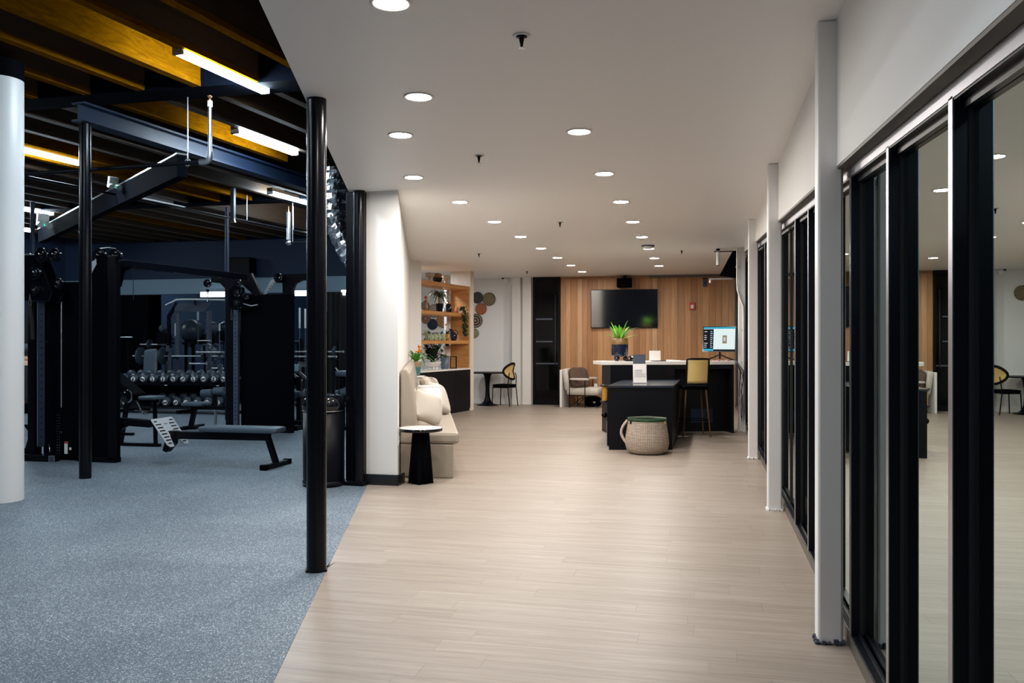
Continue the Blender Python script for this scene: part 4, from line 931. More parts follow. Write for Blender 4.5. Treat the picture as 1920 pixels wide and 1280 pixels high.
MB().lathe([(0, 0), (.06, 0), (.075, .30), (.08, .46), (.07, .46), (.06, .4), (0, .4)], n=28).build('pot', 'blush', t); tuft(MB(), (0, 0, .43), 20, .06, .12, .05, -.1, 1.2, .03).build('leaves', 'leaf_dark', t)
p = on_shelf(850, .14, Z0); t = T('picture_frame', 'thin dark frame with tan print standing on stone counter', 'picture frame', p, -.2)
MB().bx(-.075, -.06, -.01, .01, 0, .25).bx(.06, .075, -.01, .01, 0, .25).bx(-.06, .06, -.01, .01, .235, .25).bx(-.06, .06, -.01, .01, 0, .015).build('frame', 'black', t); MB().bx(-.06, .06, -.003, .006, .015, .235).build('print', 'shelf_wood', t)

# woven baskets on the wall behind
BK = [(895.7, 558, 10.5, 'dark grey woven wall basket at top left of the visible cluster', ((.03, .035, .035), (.09, .09, .085), 260, 0)),
      (917.3, 560.7, 12, 'straw coloured wall basket with dark flecks', ((.07, .06, .04), (.55, .42, .22), 150, 16)),
      (902.3, 579, 10.3, 'rust red woven wall basket with pale rings', ((.30, .07, .025), (.52, .22, .10), 200, 0)),
      (892.4, 601, 12.4, 'brown ringed wall basket with black rim', ((.035, .025, .02), (.34, .26, .19), 110, 0)),
      (889.5, 624.5, 8.5, 'small pale green spotted wall basket', ((.12, .13, .04), (.60, .58, .42), 130, 10)),
      (814.7, 582.8, 12, 'ringed straw wall basket seen through the middle shelf', ((.22, .16, .11), (.55, .48, .40), 170, 0)),
      (799, 597, 9.5, 'green and red wall basket seen at the shelf edge', ((.35, .08, .04), (.16, .24, .19), 80, 0)),
      (811.4, 607.8, 10, 'navy blue wall basket seen over the scaly pots', ((.008, .012, .03), (.02, .03, .06), 200, 0)),
      (832, 601, 13, 'large tan wall basket with a scalloped edge', ((.30, .15, .05), (.42, .24, .10), 120, 0)),
      (797.5, 573, 8, 'grey rimmed wall basket seen past the carved figure', ((.12, .13, .14), (.45, .43, .38), 120, 0))]
for i, (px, py, r, lab, (c1, c2, fq, rd)) in enumerate(BK):
    d = ray(px, py); yy = BACK-.001
    p = aty(px, py, yy)
    al = -6.15-(yy-14.5)*.383
    if p.x < al+.2: p.x = al+.2
    t = T('wall_basket', lab, 'basket', p, 0, 'woven baskets on the wall'); r_ = r/81*1.02
    scal = (lambda a: 1+.05*abs(math.sin(a*10))) if i == 8 else None
    MB().lathe([(0, -.055), (r_*.35, -.05), (r_*.7, -.035), (r_*.93, -.02), (r_, -.03), (r_*1.0, -.012), (r_*.85, -.002), (0, -.002)], n=60 if scal else 40, axis='y', rad=scal).build('weave', ring_mat('basket weave %d' % i, c1, c2, fq, rd), t)
    MB().tube([(r_*.99*math.cos(2*PI*k/32), -.025, r_*.99*math.sin(2*PI*k/32)) for k in range(32)], r_*.035, 6, True).build('rim', mat('basket rim %d' % i, tuple(c*(.4 if i == 3 else .8) for c in c1), .8), t)

# ================================================================== BENCH SEAT BY THE WALL
wdir = Vector((-2.215, 6.57, 0)).normalized(); bang = math.atan2(wdir.y, wdir.x)-PI/2
bo = Vector((-2.945, 7.93, 0))+wdir*.52
bo = Vector((-3.115, 8.43, 0))
t = T('bench_sofa', 'long beige upholstered bench seat along the white wall', 'sofa', bo, bang)      # local y along wall, x out from it
BL = 4.6
sh = lambda x: -.26*x     # near end is cut square to the corridor
def slab(x0, x1, z0, z1, y0, y1): return [(x0, y0+sh(x0), z0), (x1, y0+sh(x1), z0), (x1, y0+sh(x1), z1), (x0, y0+sh(x0), z1), (x0, y1, z0), (x1, y1, z0), (x1, y1, z1), (x0, y1, z1)]
BF = [(0, 1, 2, 3), (7, 6, 5, 4), (0, 4, 5, 1), (1, 5, 6, 2), (2, 6, 7, 3), (3, 7, 4, 0)]
MB().add(slab(.012, .56, 0, .35, .01, BL), BF).build('base', 'cream', t, bev=.012)
pr = [(.012, .35), (.012, 1.09), (.03, 1.13), (.075, 1.135), (.11, 1.08), (.135, .95), (.175, .70), (.19, .352)]
for k in range(2):
    y0 = 0 if k == 0 else 2.31; y1 = 2.30 if k == 0 else BL
    vs = [(x, y0+(sh(x) if k == 0 else 0), z) for x, z in pr]+[(x, y1, z) for x, z in pr]; n = len(pr)
    MB().add(vs, [tuple(range(n))[::-1], tuple(range(n, 2*n))]+[(i, (i+1) % n, n+(i+1) % n, n+i) for i in range(n)]).build('back_cushion', 'cream', t, bev=.02)
    MB().add(slab(.17, .62, .352, .478, y0 if k == 0 else 2.31, y1) if k == 0 else [(x, y, z) for y in (2.31, BL) for x, z in ((.17, .352), (.62, .352), (.62, .478), (.17, .478))], BF).build('seat_cushion', 'cream', t, bev=.035)
loc = Matrix.Translation(bo) @ Matrix.Rotation(bang, 4, 'Z')
def cushion(name, label, lx, ly, sz, ry, rz, m, up=.478, seed=1, roll=0):
    rr = random.Random(seed); p = loc @ Vector((lx, ly, up)); t = T(name, label, 'cushion', p, bang)
    b = cush(MB(), (0, 0, 0), sz, .42, 14)
    ph = rr.uniform(0, 6)
    def wr(v):
        x, y, z = v; ey = abs(y)/(sz[1]/2); ez = abs(z)/(sz[2]/2)
        k = 1+.10*(ey*ez)**2
        return Vector((x*(1-.45*max(ey, ez)**6)+.014*math.sin(17*y+9*z+ph)*math.sin(13*z-6*y+ph)+.006*math.sin(41*z+23*y), y*k, z*k))
    mt = Matrix.Rotation(rz, 3, 'Z') @ Matrix.Rotation(ry, 3, 'Y') @ Matrix.Rotation(roll, 3, 'X')
    b.v = [tuple(mt @ wr(v)) for v in b.v]; lo = min(v[2] for v in b.v); b.v = [(v[0], v[1], v[2]-lo+.001) for v in b.v]
    o = b.build('cover', m, t, sub=1)
    pp = []
    for k in range(40):
        a = 2*PI*k/40; y = math.copysign(min(1, abs(math.cos(a))*1.3), math.cos(a))*sz[1]/2*.985; z = math.copysign(min(1, abs(math.sin(a))*1.3), math.sin(a))*sz[2]/2*.985
        q = mt @ wr((0, y, z)); pp.append((q.x, q.y, q.z-lo+.001))
    MB().tube(pp, .005, 5, True).build('piping', m, t)
    return t
cushion('bench_cushion', 'big cream cushion nearest on the bench, behind the side table', .29, .55, (.16, .37, .34), -.34, -.80, 'cream_light', seed=3, roll=-.36)
cushion('bench_cushion', 'cream cushion with tied corner beyond the white drum', .43, 2.05, (.16, .42, .40), -.42, -.5, 'cream_light', seed=5, roll=-.2)
cushion('bench_cushion', 'taupe linen cushion against the bench back behind the drum', .33, 2.75, (.15, .46, .46), -.30, -.1, 'taupe', seed=8)
cushion('bench_cushion', 'cream cushion at the far end leaning on the bench back', .40, 3.35, (.15, .44, .44), -.35, .3, 'cream_light', seed=9)
p = loc @ Vector((.325, 1.42, .478)); t = T('white_drum', 'plain white drum-shaped shade standing on bench between cushions', 'lamp shade', p)
MB().lathe([(0, .0), (.150, 0), (.155, .004), (.152, .40), (.146, .404), (.146, .396), (0, .39)], n=40).build('drum', 'white', t); MB().lathe([(.1525, .392), (.155, .398), (.1525, .404)], n=40).build('rim', 'white_gloss', t)
# side table
t = T('side_table', 'round side table, white top, black faceted pedestal by bench', 'table', (-2.775, 8.13, 0))
MB().lathe([(0, .520), (.205, .520), (.216, .524), (.218, .545), (.214, .551), (0, .551)], n=48).build('table_rim', 'black_gloss', t)
MB().lathe([(0, .551), (.212, .5515), (.210, .556), (0, .556)], n=48).build('stone_top', 'quartz', t)
ps = MB()
for a in (.2, .2+PI/2): 
    c, s_ = math.cos(a), math.sin(a)
    for w0, w1, th in ((.125, .082, .02),):
        vs = [(u*c-v*s_, u*s_+v*c, z) for z, ww in ((0, w0), (.52, w1)) for u, v in ((-ww, -th), (ww, -th), (ww, th), (-ww, th))]
        ps.add(vs, BF)
ps.lathe([(0, 0), (.105, 0), (.068, .52), (0, .52)], n=8)
ps.build('pedestal', 'black_matte', t)
p = aty(748, 820, 8.2); t = T('wall_socket', 'small white socket on the wall side by bench', 'socket', (-2.985, 8.06, p.z), bang)
MB().box((.0, 0, 0), (.012, .075, .12)).build('plate', 'white', t, bev=.003); MB().box((.008, 0, 0), (.006, .035, .07)).build('receptacle', 'paper', t)
# pedestal with bromeliad at the far end of the bench
p = Vector((0, 0, 1.4))+ray(783, 643)*13.9; t = T('pedestal_stand', 'white round pedestal stand beyond the bench holding a plant', 'stand', (p.x, p.y, 0))
MB().lathe([(0, 0), (.12, 0), (.12, .02), (.05, .05), (.04, .4), (.05, .78), (.10, .84), (0, .84)], n=32).build('stem', 'white_gloss', t); MB().lathe([(0, .84), (.115, .84), (.12, .855), (.115, .87), (0, .87)], n=36).build('top', 'white_gloss', t)
t = T('bromeliad', 'orange flowering plant in teal glazed pot beyond the bench', 'plant', (p.x-.03, p.y, .871))
MB().lathe([(0, 0), (.055, 0), (.075, .05), (.085, .14)], n=32).build('pot', 'teal', t)
MB().lathe([(.085, .14), (.088, .2), (.09, .235), (.08, .235), (.075, .2), (0, .2)], n=32).build('rim_band', mat('sand glaze', (.35, .26, .16), .5), t)
tuft(tuft(MB(), (0, 0, .22), 22, .16, .27, .045, .3, 1.3, .05), (.02, 0, .24), 8, .25, .36, .03, .0, .5, .22).build('leaves', 'leaf', t)
tuft(tuft(MB(), (.06, 0, .36), 12, .06, .13, .035, .2, 1.4), (.06, 0, .44), 8, .05, .1, .03, .5, 1.4).build('flower', 'orange_petal', t)

# ================================================================== GYM
def G(px, py, Z): return O+ray(px, py)*Z
def pulley(mb, c, r, th=.03, axis='y'):
    return mb.lathe([(0, -th/2), (r*.3, -th/2), (r*.35, -th*.3), (r*.8, -th*.3), (r, -th/2), (r, -th*.3), (r*.9, 0), (r, th*.3), (r, th/2), (r*.8, th*.3), (r*.35, th*.3), (r*.3, th/2), (0, th/2)], c, 24, axis)
def carabiner(name, c, t, h=.11):
    MB(t.location).tube([(c.x+.02*math.cos(a)*(1 if math.sin(a) < 0 else .6), c.y, c.z-h/2+h/2*math.sin(a)) for a in [2*PI*i/14 for i in range(14)]], .005, 6, True).cyl((c.x, c.y, c.z), (c.x, c.y, c.z+.05), .008, 8).build(name, 'chrome', t)
ya = 8.75
def AX(px): return aty(px, 643, ya).x
t = T('cable_machine', 'big black multi-station cable machine with two towers and crossbeam', 'gym machine', (-7.2, 9.0, 0))
L0 = t.location.copy(); mk = lambda: MB(L0)
A_base = mk().bx(AX(35), AX(118), 8.60, 8.70, 0, .075).bx(-7.75, -7.62, 8.62, 9.5, 0, .075).bx(AX(150), AX(222), 8.70, 8.80, 0, .06); A_base.build('base_frame', 'black', t, bev=.004)
mk().bx(AX(81), AX(150), 8.75, 9.30, .03, 2.13).build('weight_shroud', 'black_matte', t, bev=.01)
AR = aty(212, 643, 9.15).x
mk().prism([(AX(86), .03), (AR, .03), (AR, 2.40), (AX(187)-.16, 2.44), (AX(168)-.12, 2.2), (AX(152)-.05, 2.05), (AX(130), 2.05), (AX(130), .5), (AX(86), .5)], 8.78, 9.15, 'y').build('weight_shroud', 'black_matte', t, bev=.01)
mk().prism([(AX(168), .03), (AX(222), .03), (AX(222), 2.42), (AX(206), 2.42), (AX(203), 2.44), (AX(188), 2.44), (AX(170), 2.18), (AX(168), 2.1)], 8.72, 8.79, 'y').build('front_cover', 'black_matte', t, bev=.006)
mk().bx(AX(207), AX(222), 8.70, 8.74, .03, 2.42).build('upright', 'black', t, bev=.006)
mk().bx(AX(55), AX(68), 8.72, 8.84, .03, 2.25).build('upright', 'black', t, bev=.006)
g = mk()      # curved gussets where the uprights meet the floor beam
g.prism([(AX(55), .07), (AX(40), .07), (AX(40), .11), (AX(50), .14), (AX(55), .26)], 8.73, 8.83, 'y').prism([(AX(40), .42), (AX(62), .42), (AX(62), .18), (AX(55), .34), (AX(48), .40)], 8.73, 8.83, 'y'); g.build('gusset', 'black', t)
c = aty(77, 643, 8.60)
rl = mk().box((c.x, 8.60, 1.14), (.075, .075, 1.92), .75).build('perforated_rail', 'navy', t, bev=.004)
fs = mk(); n1 = Vector((-math.sin(PI/4+.03), -math.cos(PI/4+.03), 0))
fc = mk().box((c.x-.0285, 8.60-.0285+.003, 1.14), (.004, .066, 1.90), .80); fc.build('lit_rail_face', mat('lit rail side', (.30, .34, .41), .4, metal=.3), rl)  # light on this side of the rail is painted as a paler face
ho = MB()
for i in range(24):
    z = .22+i*.08
    ho.box((c.x-.0305, 8.60-.0300, z), (.003, .012, .018), .80)
    ho.box((c.x+.0285, 8.60-.0300, z), (.003, .012, .018), -.80)
ho.v = [tuple(Vector(v)-L0) for v in ho.v]; ho.build('rail_holes', 'black', rl, kind='stuff')
cr_ = mk()      # pulley carriage at the rail's top
cr_.prism([(AX(54), 2.02), (AX(59), 2.28), (AX(70), 2.43), (AX(98), 2.43), (AX(126), 1.98), (AX(120), 1.88), (AX(60), 1.90)], 8.50, 8.53, 'y').prism([(AX(54), 2.02), (AX(59), 2.28), (AX(70), 2.43), (AX(98), 2.43), (AX(126), 1.98), (AX(120), 1.88), (AX(60), 1.90)], 8.68, 8.70, 'y')
cr_.bx(AX(64), AX(92), 8.53, 8.68, 1.93, 2.36); cr_.build('pulley_carriage', 'black_gloss', t, bev=.006)
for q, r in (((66, 512), .075), ((78, 478), .085), ((103, 478), .08), ((110, 531), .06), ((64, 545), .06)):
    p = aty(*q, 8.47); pulley(mk(), p, r, .035).build('pulley', 'black_gloss', t)
for q in ((187, 479), (217, 480)):
    p = aty(*q, 8.74); pulley(mk(), p, .082, .04).build('pulley', 'black_gloss', t)
a_, b_ = aty(187, 466, 8.74), aty(217, 466, 8.74); mk().tube([a_, a_.lerp(b_, .5)+Vector((0, 0, .012)), b_], .006, 6).build('cable', 'steel', t)
mk().prism([(AX(168), 2.13), (AX(186), 2.33), (AX(184), 2.38), (AX(178), 2.36), (AX(165), 2.20)], 8.70, 8.712, 'y').build('slotted_arm', 'plate_alu', t)
mk().box((AX(74), 8.60, 2.42), (.09, .08, .07)).build('rail_cap', 'alu', t, bev=.005)
mk().cyl(aty(115, 764, 8.73), aty(115, 566, 8.73), .011, 8).build('guide_rod', 'steel', t)
mk().cyl(aty(94, 640, 8.60)-Vector((0, .06, 0)), aty(94, 640, 8.60)-Vector((0, .05, -.0)), .02, 10).build('adjust_pin', 'chrome', t)
dots = mk()
for i in range(15):
    for px in (107.5, 111.5):
        p = aty(px, 778+i*5.1, 8.745); dots.box(p, (.009, .004, .012))
dots.build('stack_numbers', 'alu', t, kind='stuff')
p = aty(124, 839, 8.745); lb = mk().box((p.x, 8.743, p.z), (.042, .006, .145)).build('warning_label', 'paper', t); mk().box((p.x, 8.739, p.z+.062), (.042, .003, .02)).build('label_band', 'red', lb)
p = aty(132, 841, 8.745); mk().box((p.x, 8.743, p.z), (.024, .006, .03)).build('warning_label', 'paper', t)
p = aty(115, 810, 8.745); mk().box((p.x, 8.743, p.z), (.02, .006, .018), 0, 0, .4).build('selector_pin', 'alu', t)
p = aty(97, 872, 8.59); mk().box((p.x, 8.592, .035), (.078, .014, .085), .1).build('foot_label', 'alu', t); mk().box((p.x, 8.583, .035), (.05, .004, .06), .1).build('label_print', 'slate', t)
p = aty(91, 838, 8.6); mk().tube([p+Vector((0, 0, .03)), p+Vector((.03, -.02, .02)), p+Vector((.035, -.02, -.05))], .007, 6).build('cable_hook', 'chrome', t)
# rope attachment hanging from the carriage
p = aty(56, 556, 8.50); carabiner('carabiner', p, t)
mk().tube([p-Vector((0, 0, .11)), p-Vector((.03, 0, .3)), p-Vector((.05, 0, .55))], .02, 8).tube([p-Vector((0, 0, .11)), p-Vector((-.03, 0, .3)), p-Vector((-.04, 0, .5))], .02, 8).build('rope_handle', 'cloth_black', t)
# crossbeam and right tower
ba, bb = atz(228, 494, 2.355), atz(460, 519.5, 2.355)
mk().beam(ba, bb, .075, .085).build('crossbeam', 'black_gloss', t, bev=.004)
mk().beam(ba+Vector((0, 0, .044)), bb+Vector((0, 0, .044)), .05, .004).build('beam_cap', 'steel', t)
p = ba.lerp(bb, .08); mk().cyl(p, p-Vector((0, 0, .42)), .004, 6).build('drop_cable', 'gasket', t)
mk().prism([(ba.x-.02, ba.z-.04), (ba.x+.2, ba.z-.04), (ba.x+.05, ba.z-.1), (ba.x, ba.z-.28), (ba.x-.02, ba.z-.28)], ba.y-.02, ba.y+.0, 'y').build('gusset', 'black', t)
yb = 12.2
def BX(px): return aty(px, 643, yb).x
def BZ(py, px=450): return aty(px, py, yb).z
mk().bx(BX(423), BX(440), yb, yb+.1, 0, BZ(512)).build('upright', 'black', t, bev=.005)
mk().bx(BX(450), aty(549, 643, yb+.5).x, yb+.06, yb+.5, .03, BZ(552)).build('weight_shroud', 'black_matte', t, bev=.01)
mk().bx(BX(450), BX(549), yb+.03, yb+.055, .03, BZ(552)).build('front_cover', 'black_matte', t, bev=.004)
mk().bx(BX(424), BX(549), yb-.02, yb+.05, .0, .07).build('base_frame', 'black', t, bev=.004)
mk().prism([(BX(395), BZ(518)), (BX(470), BZ(512)), (BX(488), BZ(552)), (BX(478), BZ(556)), (BX(450), BZ(530)), (BX(440), BZ(530)), (BX(424), BZ(552)), (BX(421), BZ(540)), (BX(412), BZ(530)), (BX(395), BZ(528))], yb+.01, yb+.07, 'y').build('top_arm', 'black', t)
rl = mk().bx(BX(441), BX(449.5), yb-.06, yb+.0, .10, BZ(581)).build('perforated_rail', 'slate', t, bev=.004)
ho = mk()
for i in range(26): ho.box(((BX(441)+BX(449.5))/2, yb-.0615, .2+i*.065), (.014, .004, .02))
ho.build('rail_holes', 'black', rl, kind='stuff')
mk().prism([(BX(436), BZ(575)), (BX(437), BZ(545)), (BX(447), BZ(535)), (BX(460), BZ(540)), (BX(462), BZ(565)), (BX(478), BZ(568)), (BX(474), BZ(578))], yb-.12, yb-.02, 'y').build('pulley_carriage', 'black_gloss', t, bev=.004)
for q, r in (((445, 550), .065), ((447, 530), .055), ((462, 555), .055), ((443, 568), .05), ((389, 531), .065)):
    p = aty(*q, yb-.13); pulley(mk(), p, r, .03).build('pulley', 'black_gloss', t)
mk().tube([BX(446) and aty(446, 566, yb-.1), aty(470, 573, yb-.12), aty(484, 571, yb-.1)], .012, 6).build('chain', 'steel', t)
p = aty(389.5, 545, yb-.12); mk().ball(p-Vector((0, 0, .0)), .028, 10).build('cable_stop', 'black_gloss', t); carabiner('carabiner', p-Vector((0, 0, .06)), t)
p = aty(434, 586, yb-.12); carabiner('carabiner', p, t)
dots = mk()
for i in range(16):
    p = aty(439.5, 730+i*4.3, yb-.005); dots.box(p, (.008, .004, .014))
dots.build('stack_numbers', 'alu', t, kind='stuff')
# low row station out of the left tower
p0, p1 = aty(222, 786, 8.83), aty(284, 791, 8.83)
mk().beam(p0-Vector((0, 0, .02)), p1-Vector((0, 0, .02)), .08, .085, (0, 0, 1)).build('low_beam', 'black', t, bev=.005)
mk().prism([(p0.x, p0.z-.06), (p0.x+.16, p0.z-.06), (p0.x+.04, p0.z-.12), (p0.x+.02, p0.z-.25), (p0.x, p0.z-.25)], 8.80, 8.86, 'y').build('gusset', 'black', t)
mk().box((p0.x+.12, 8.83, p0.z-.17), (.16, .05, .03)).build('stop_block', 'black', t)

# row bench with foot plate
t = T('row_bench', 'low black row bench with brushed slotted foot plate', 'bench', (-5.5, 8.83, 0))
L0 = t.location.copy()
yn, yf = 8.62, 9.02
q1, q2 = aty(282.5, 786, yn), aty(317, 838, yn)
def pl(u, v): # u down the plate, v across towards the back
    return Vector((q1.x+(q2.x-q1.x)*u, yn+(yf-yn)*v, q1.z+(q2.z-q1.z)*u))
nrm = Vector((-(q2.z-q1.z), 0, q2.x-q1.x)).normalized()
def slabp(poly, th): 
    n = len(poly); a = [pl(*p) for p in poly]; vs = a+[p-nrm*th for p in a]
    return mk().add(vs, [tuple(range(n)), tuple(range(n, 2*n))[::-1]]+[(i, (i+1) % n, n+(i+1) % n, n+i) for i in range(n)])
fp = slabp([(0, .03), (0, .97), (.04, 1), (.92, 1), (1.0, .93), (1.0, .74), (.62, .64), (.62, .36), (1.0, .26), (1.0, .07), (.92, 0), (.04, 0)], .008).build('foot_plate', 'plate_alu', t)
sl_ = mk()
for r in range(8):
    u = .10+r*.112
    for v0, v1 in ((.06, .30 if r else .2), (.68 if r else .78, .94)):
        if u > .86: v0, v1 = (.08, .24) if v0 < .5 else (.76, .92)
        a = [pl(u-.02, v0), pl(u-.02, v1), pl(u+.02, v1), pl(u+.02, v0)]; vs = [p+nrm*.0015 for p in a]+[p-nrm*.009 for p in a]
        sl_.add(vs, [(0, 1, 2, 3), (7, 6, 5, 4), (0, 4, 5, 1), (1, 5, 6, 2), (2, 6, 7, 3), (3, 7, 4, 0)])
sl_.build('plate_slots', 'black', fp, kind='stuff')
wm_ = mk()
for k in range(5):
    a = [pl(.20, .43+k*.032), pl(.20, .455+k*.032), pl(.235, .455+k*.032), pl(.235, .43+k*.032)]; wm_.add([p+nrm*.001 for p in a], [(0, 1, 2, 3)])
wm_.build('plate_mark', 'slate', fp)
yb_ = 8.83
z_ = lambda px, py: aty(px, py, yb_)
ta, tb = z_(322, 815), z_(506, 818.5)
mk().beam(ta, tb, .075, .085).build('beam', 'black', t, bev=.006)
mk().prism([(ta.x-.02, ta.z+.05), (ta.x+.07, ta.z+.05), (ta.x+.05, ta.z-.10), (ta.x-.04, ta.z-.20), (ta.x-.09, ta.z-.18)], 8.78, 8.88, 'y').build('pivot_bracket', 'black', t, bev=.004)
pa, pb2 = z_(381, 802), z_(529, 803)
cush(MB(), (0, 0, 0), (1, 1, 1), .2)
pd = mk(); k = cush(MB(), (0, 0, 0), (pb2.x-pa.x, .27, .065), .22, 10); pd.add([Vector(v)+(pa+pb2)/2+Vector((0, 0, -.01)) for v in k.v], k.f, True); pd.build('pad', 'pad', t)
la, lb_ = z_(503, 822), z_(518, 872)
mk().beam(la, Vector((lb_.x, 8.83, .035)), .065, .055, (1, 0, 0)).build('leg', 'black', t, bev=.005)
mk().bx(lb_.x-.035, lb_.x+.035, 8.55, 9.10, 0.0, .05).build('foot_bar', 'black', t, bev=.008)
for y in (8.56, 9.09): mk().bx(lb_.x-.045, lb_.x+.045, y-.03, y+.03, 0.0, .06).build('rubber_foot', 'black_matte', t, bev=.01)

# seat with leg rollers in front of the right tower
t = T('pulldown_bench', 'black pulldown seat with round foam leg rollers by right tower', 'bench', (aty(370, 643, 12.5).x, 12.5, 0))
L0 = t.location.copy(); z_ = lambda px, py: aty(px, py, 12.5)
sp, sq = z_(348, 757), z_(388, 757)
k = cush(MB(), (0, 0, 0), (sq.x-sp.x, .34, .06), .25, 8); mk().add([Vector(v)+(sp+sq)/2 for v in k.v], k.f, True).build('seat_pad', 'pad', t)
mk().beam(z_(366, 762), Vector((z_(358, 800).x, 12.5, .03)), .07, .06, (1, 0, 0)).build('leg', 'black', t)
mk().bx(z_(352, 0).x, z_(376, 0).x, 12.35, 12.42, 0, .05).bx(z_(360, 0).x-.03, z_(360, 0).x+.04, 12.2, 12.8, 0, .05).build('foot_bar', 'black', t)
mk().beam(z_(360, 764), z_(425, 764), .06, .06).build('beam', 'black', t)
mk().beam(z_(404, 764), z_(404, 728), .05, .05, (0, 1, 0)).build('post', 'black', t); mk().cyl(Vector((z_(404, 0).x, 12.5, 0)), z_(404, 764), .022, 10).build('support_tube', 'steel', t)
for px, py in ((381, 737), (404, 733)):
    a, b = z_(px, py), z_(px+19, py-1); mk().cyl(a-Vector((0, .03, 0)), b-Vector((0, .03, 0)), .062, 18).build('foam_roller', 'pad', t)

# pivot bench seen through the left tower
t = T('pivot_bench', 'black adjustable bench with bright-rimmed round pivot plate', 'bench', (aty(255, 643, 10.2).x, 10.2, 0))
L0 = t.location.copy(); z_ = lambda px, py: aty(px, py, 10.2)
mk().beam(z_(212, 700), z_(262, 742), .26, .07, (0, 0, 1)).build('back_pad', 'black_matte', t, bev=.02)
p = z_(251, 741); mk().lathe([(0, -.02), (.09, -.02), (.092, 0), (.09, .02), (0, .02)], p-Vector((0, .15, 0)), 32, 'y').build('pivot_plate', 'black_gloss', t)
mk().tube([p-Vector((0, .17, 0))+Vector((.092*math.cos(a), 0, .092*math.sin(a))) for a in [-1.2+i*.2 for i in range(13)]], .007, 6).build('plate_rim', 'chrome', t)
k = cush(MB(), (0, 0, 0), (.26, .28, .05), .25, 8); mk().add([Vector(v)+z_(285, 745) for v in k.v], k.f, True).build('seat_pad', 'pad', t)
mk().beam(z_(240, 745), z_(296, 751), .06, .05).build('beam', 'black', t)
mk().beam(z_(240, 745), Vector((z_(226, 0).x, 10.2, .02)), .05, .05, (1, 0, 0)).beam(z_(290, 750), Vector((z_(292, 0).x, 10.2, .02)), .04, .04, (1, 0, 0)).bx(z_(220, 0).x, z_(300, 0).x, 10.17, 10.23, 0, .04).build('leg_frame', 'black', t)
mk().tube([z_(256, 752), z_(264, 768), z_(270, 777), z_(277, 776), z_(276, 771), z_(268, 772)], .008, 6).build('pull_handle', 'chrome', t)

# second cable tower
t = T('cable_tower', 'single black cable tower with pale slotted swing arm', 'gym machine', (BX(545), 12.6, 0))
L0 = t.location.copy(); yc = 12.6
z_ = lambda px, py: aty(px, py, yc)
mk().bx(z_(531, 0).x, z_(545, 0).x, yc, yc+.1, 0, z_(538, 518).z).build('upright', 'black', t, bev=.005)
mk().bx(z_(578, 0).x, z_(600, 0).x, yc+.1, yc+.3, 0, z_(538, 560).z-.2).build('weight_shroud', 'black_matte', t, bev=.01)
mk().prism([(z_(528, 0).x, z_(528, 514).z), (z_(600, 0).x, z_(600, 512).z), (z_(600, 0).x, z_(600, 524).z), (z_(565, 0).x, z_(565, 525).z), (z_(553, 0).x, z_(553, 531).z), (z_(547, 0).x, z_(547, 545).z), (z_(545, 0).x, z_(545, 570).z), (z_(530, 0).x, z_(530, 570).z)], yc+.01, yc+.08, 'y').build('top_arm', 'black', t)
mk().prism([(z_(485, 0).x, z_(485, 572).z), (z_(488, 0).x, z_(488, 572).z), (z_(518, 0).x, z_(518, 530).z), (z_(516, 0).x, z_(516, 523).z), (z_(510, 0).x, z_(510, 526).z)], yc-.05, yc-.04, 'y').build('swing_arm', 'plate_alu', t)
ho = mk()
for i in range(7):
    p = aty(492+i*3.4, 562-i*5.2, yc-.052); ho.box(p, (.014, .004, .014))
ho.build('arm_holes', 'black', t, kind='stuff')
for q, r in (((522, 521), .075),): pulley(mk(), aty(*q, yc-.08), r, .03).build('pulley', 'black_gloss', t)
mk().bx(z_(515, 0).x, z_(560, 0).x, yc-.05, yc+.15, 0, .07).build('base_frame', 'black', t)
mk().bx(z_(520, 0).x, z_(532, 0).x, yc-.05, yc+.05, z_(525, 530).z, z_(525, 514).z).build('pivot_block', 'black', t)

# rubbish bin
c = Vector((0, 0, 1.4))+ray(607, 643)*8.42; t = T('trash_can', 'round black rubbish bin with domed lid behind near column', 'bin', (c.x, c.y, 0))
MB().lathe([(0, 0), (.195, 0), (.200, .015), (.200, .74), (0, .74)], n=48).build('drum', 'black', t)
MB().lathe([(.200, .742), (.207, .745), (.208, .80), (.195, .85), (.165, .885), (.125, .90), (.115, .86), (0, .84)], n=48).build('domed_lid', 'black_gloss', t)
MB().lathe([(.2005, .733), (.2095, .736), (.2005, .742)], n=48).build('lid_seam', 'steel', t); MB().lathe([(.2005, .02), (.206, .022), (.206, .05), (.2005, .053)], n=48).build('base_band', 'black_gloss', t)

# added glowing bars in place of bright bars reflected in the mirrors
M['glow_bar'] = emat('mirror lamp lens', (.88, .95, 1.0), 7)
for px0, px1, lab in ((376, 424, 'added glowing bar right of the lat bar'), (553, 575, 'short added glowing bar left of the near black column'), (640, 655, 'short added glowing bar right of the near black column')):
    a, b = aty(px0, 557, GB-.09), aty(px1, 557, GB-.09); t = T('glow_bar', lab, 'glow bar', ((a.x+b.x)/2, GB-.02, 2.53)); hw = (b.x-a.x)/2
    MB().bx(-hw-.02, hw+.02, -.05, -.002, -.02, .14).build('housing', 'slate', t, bev=.004)
    MB().bx(-hw, hw, -.085, -.05, 0, .12).build('lens', 'glow_bar', t, bev=.01)

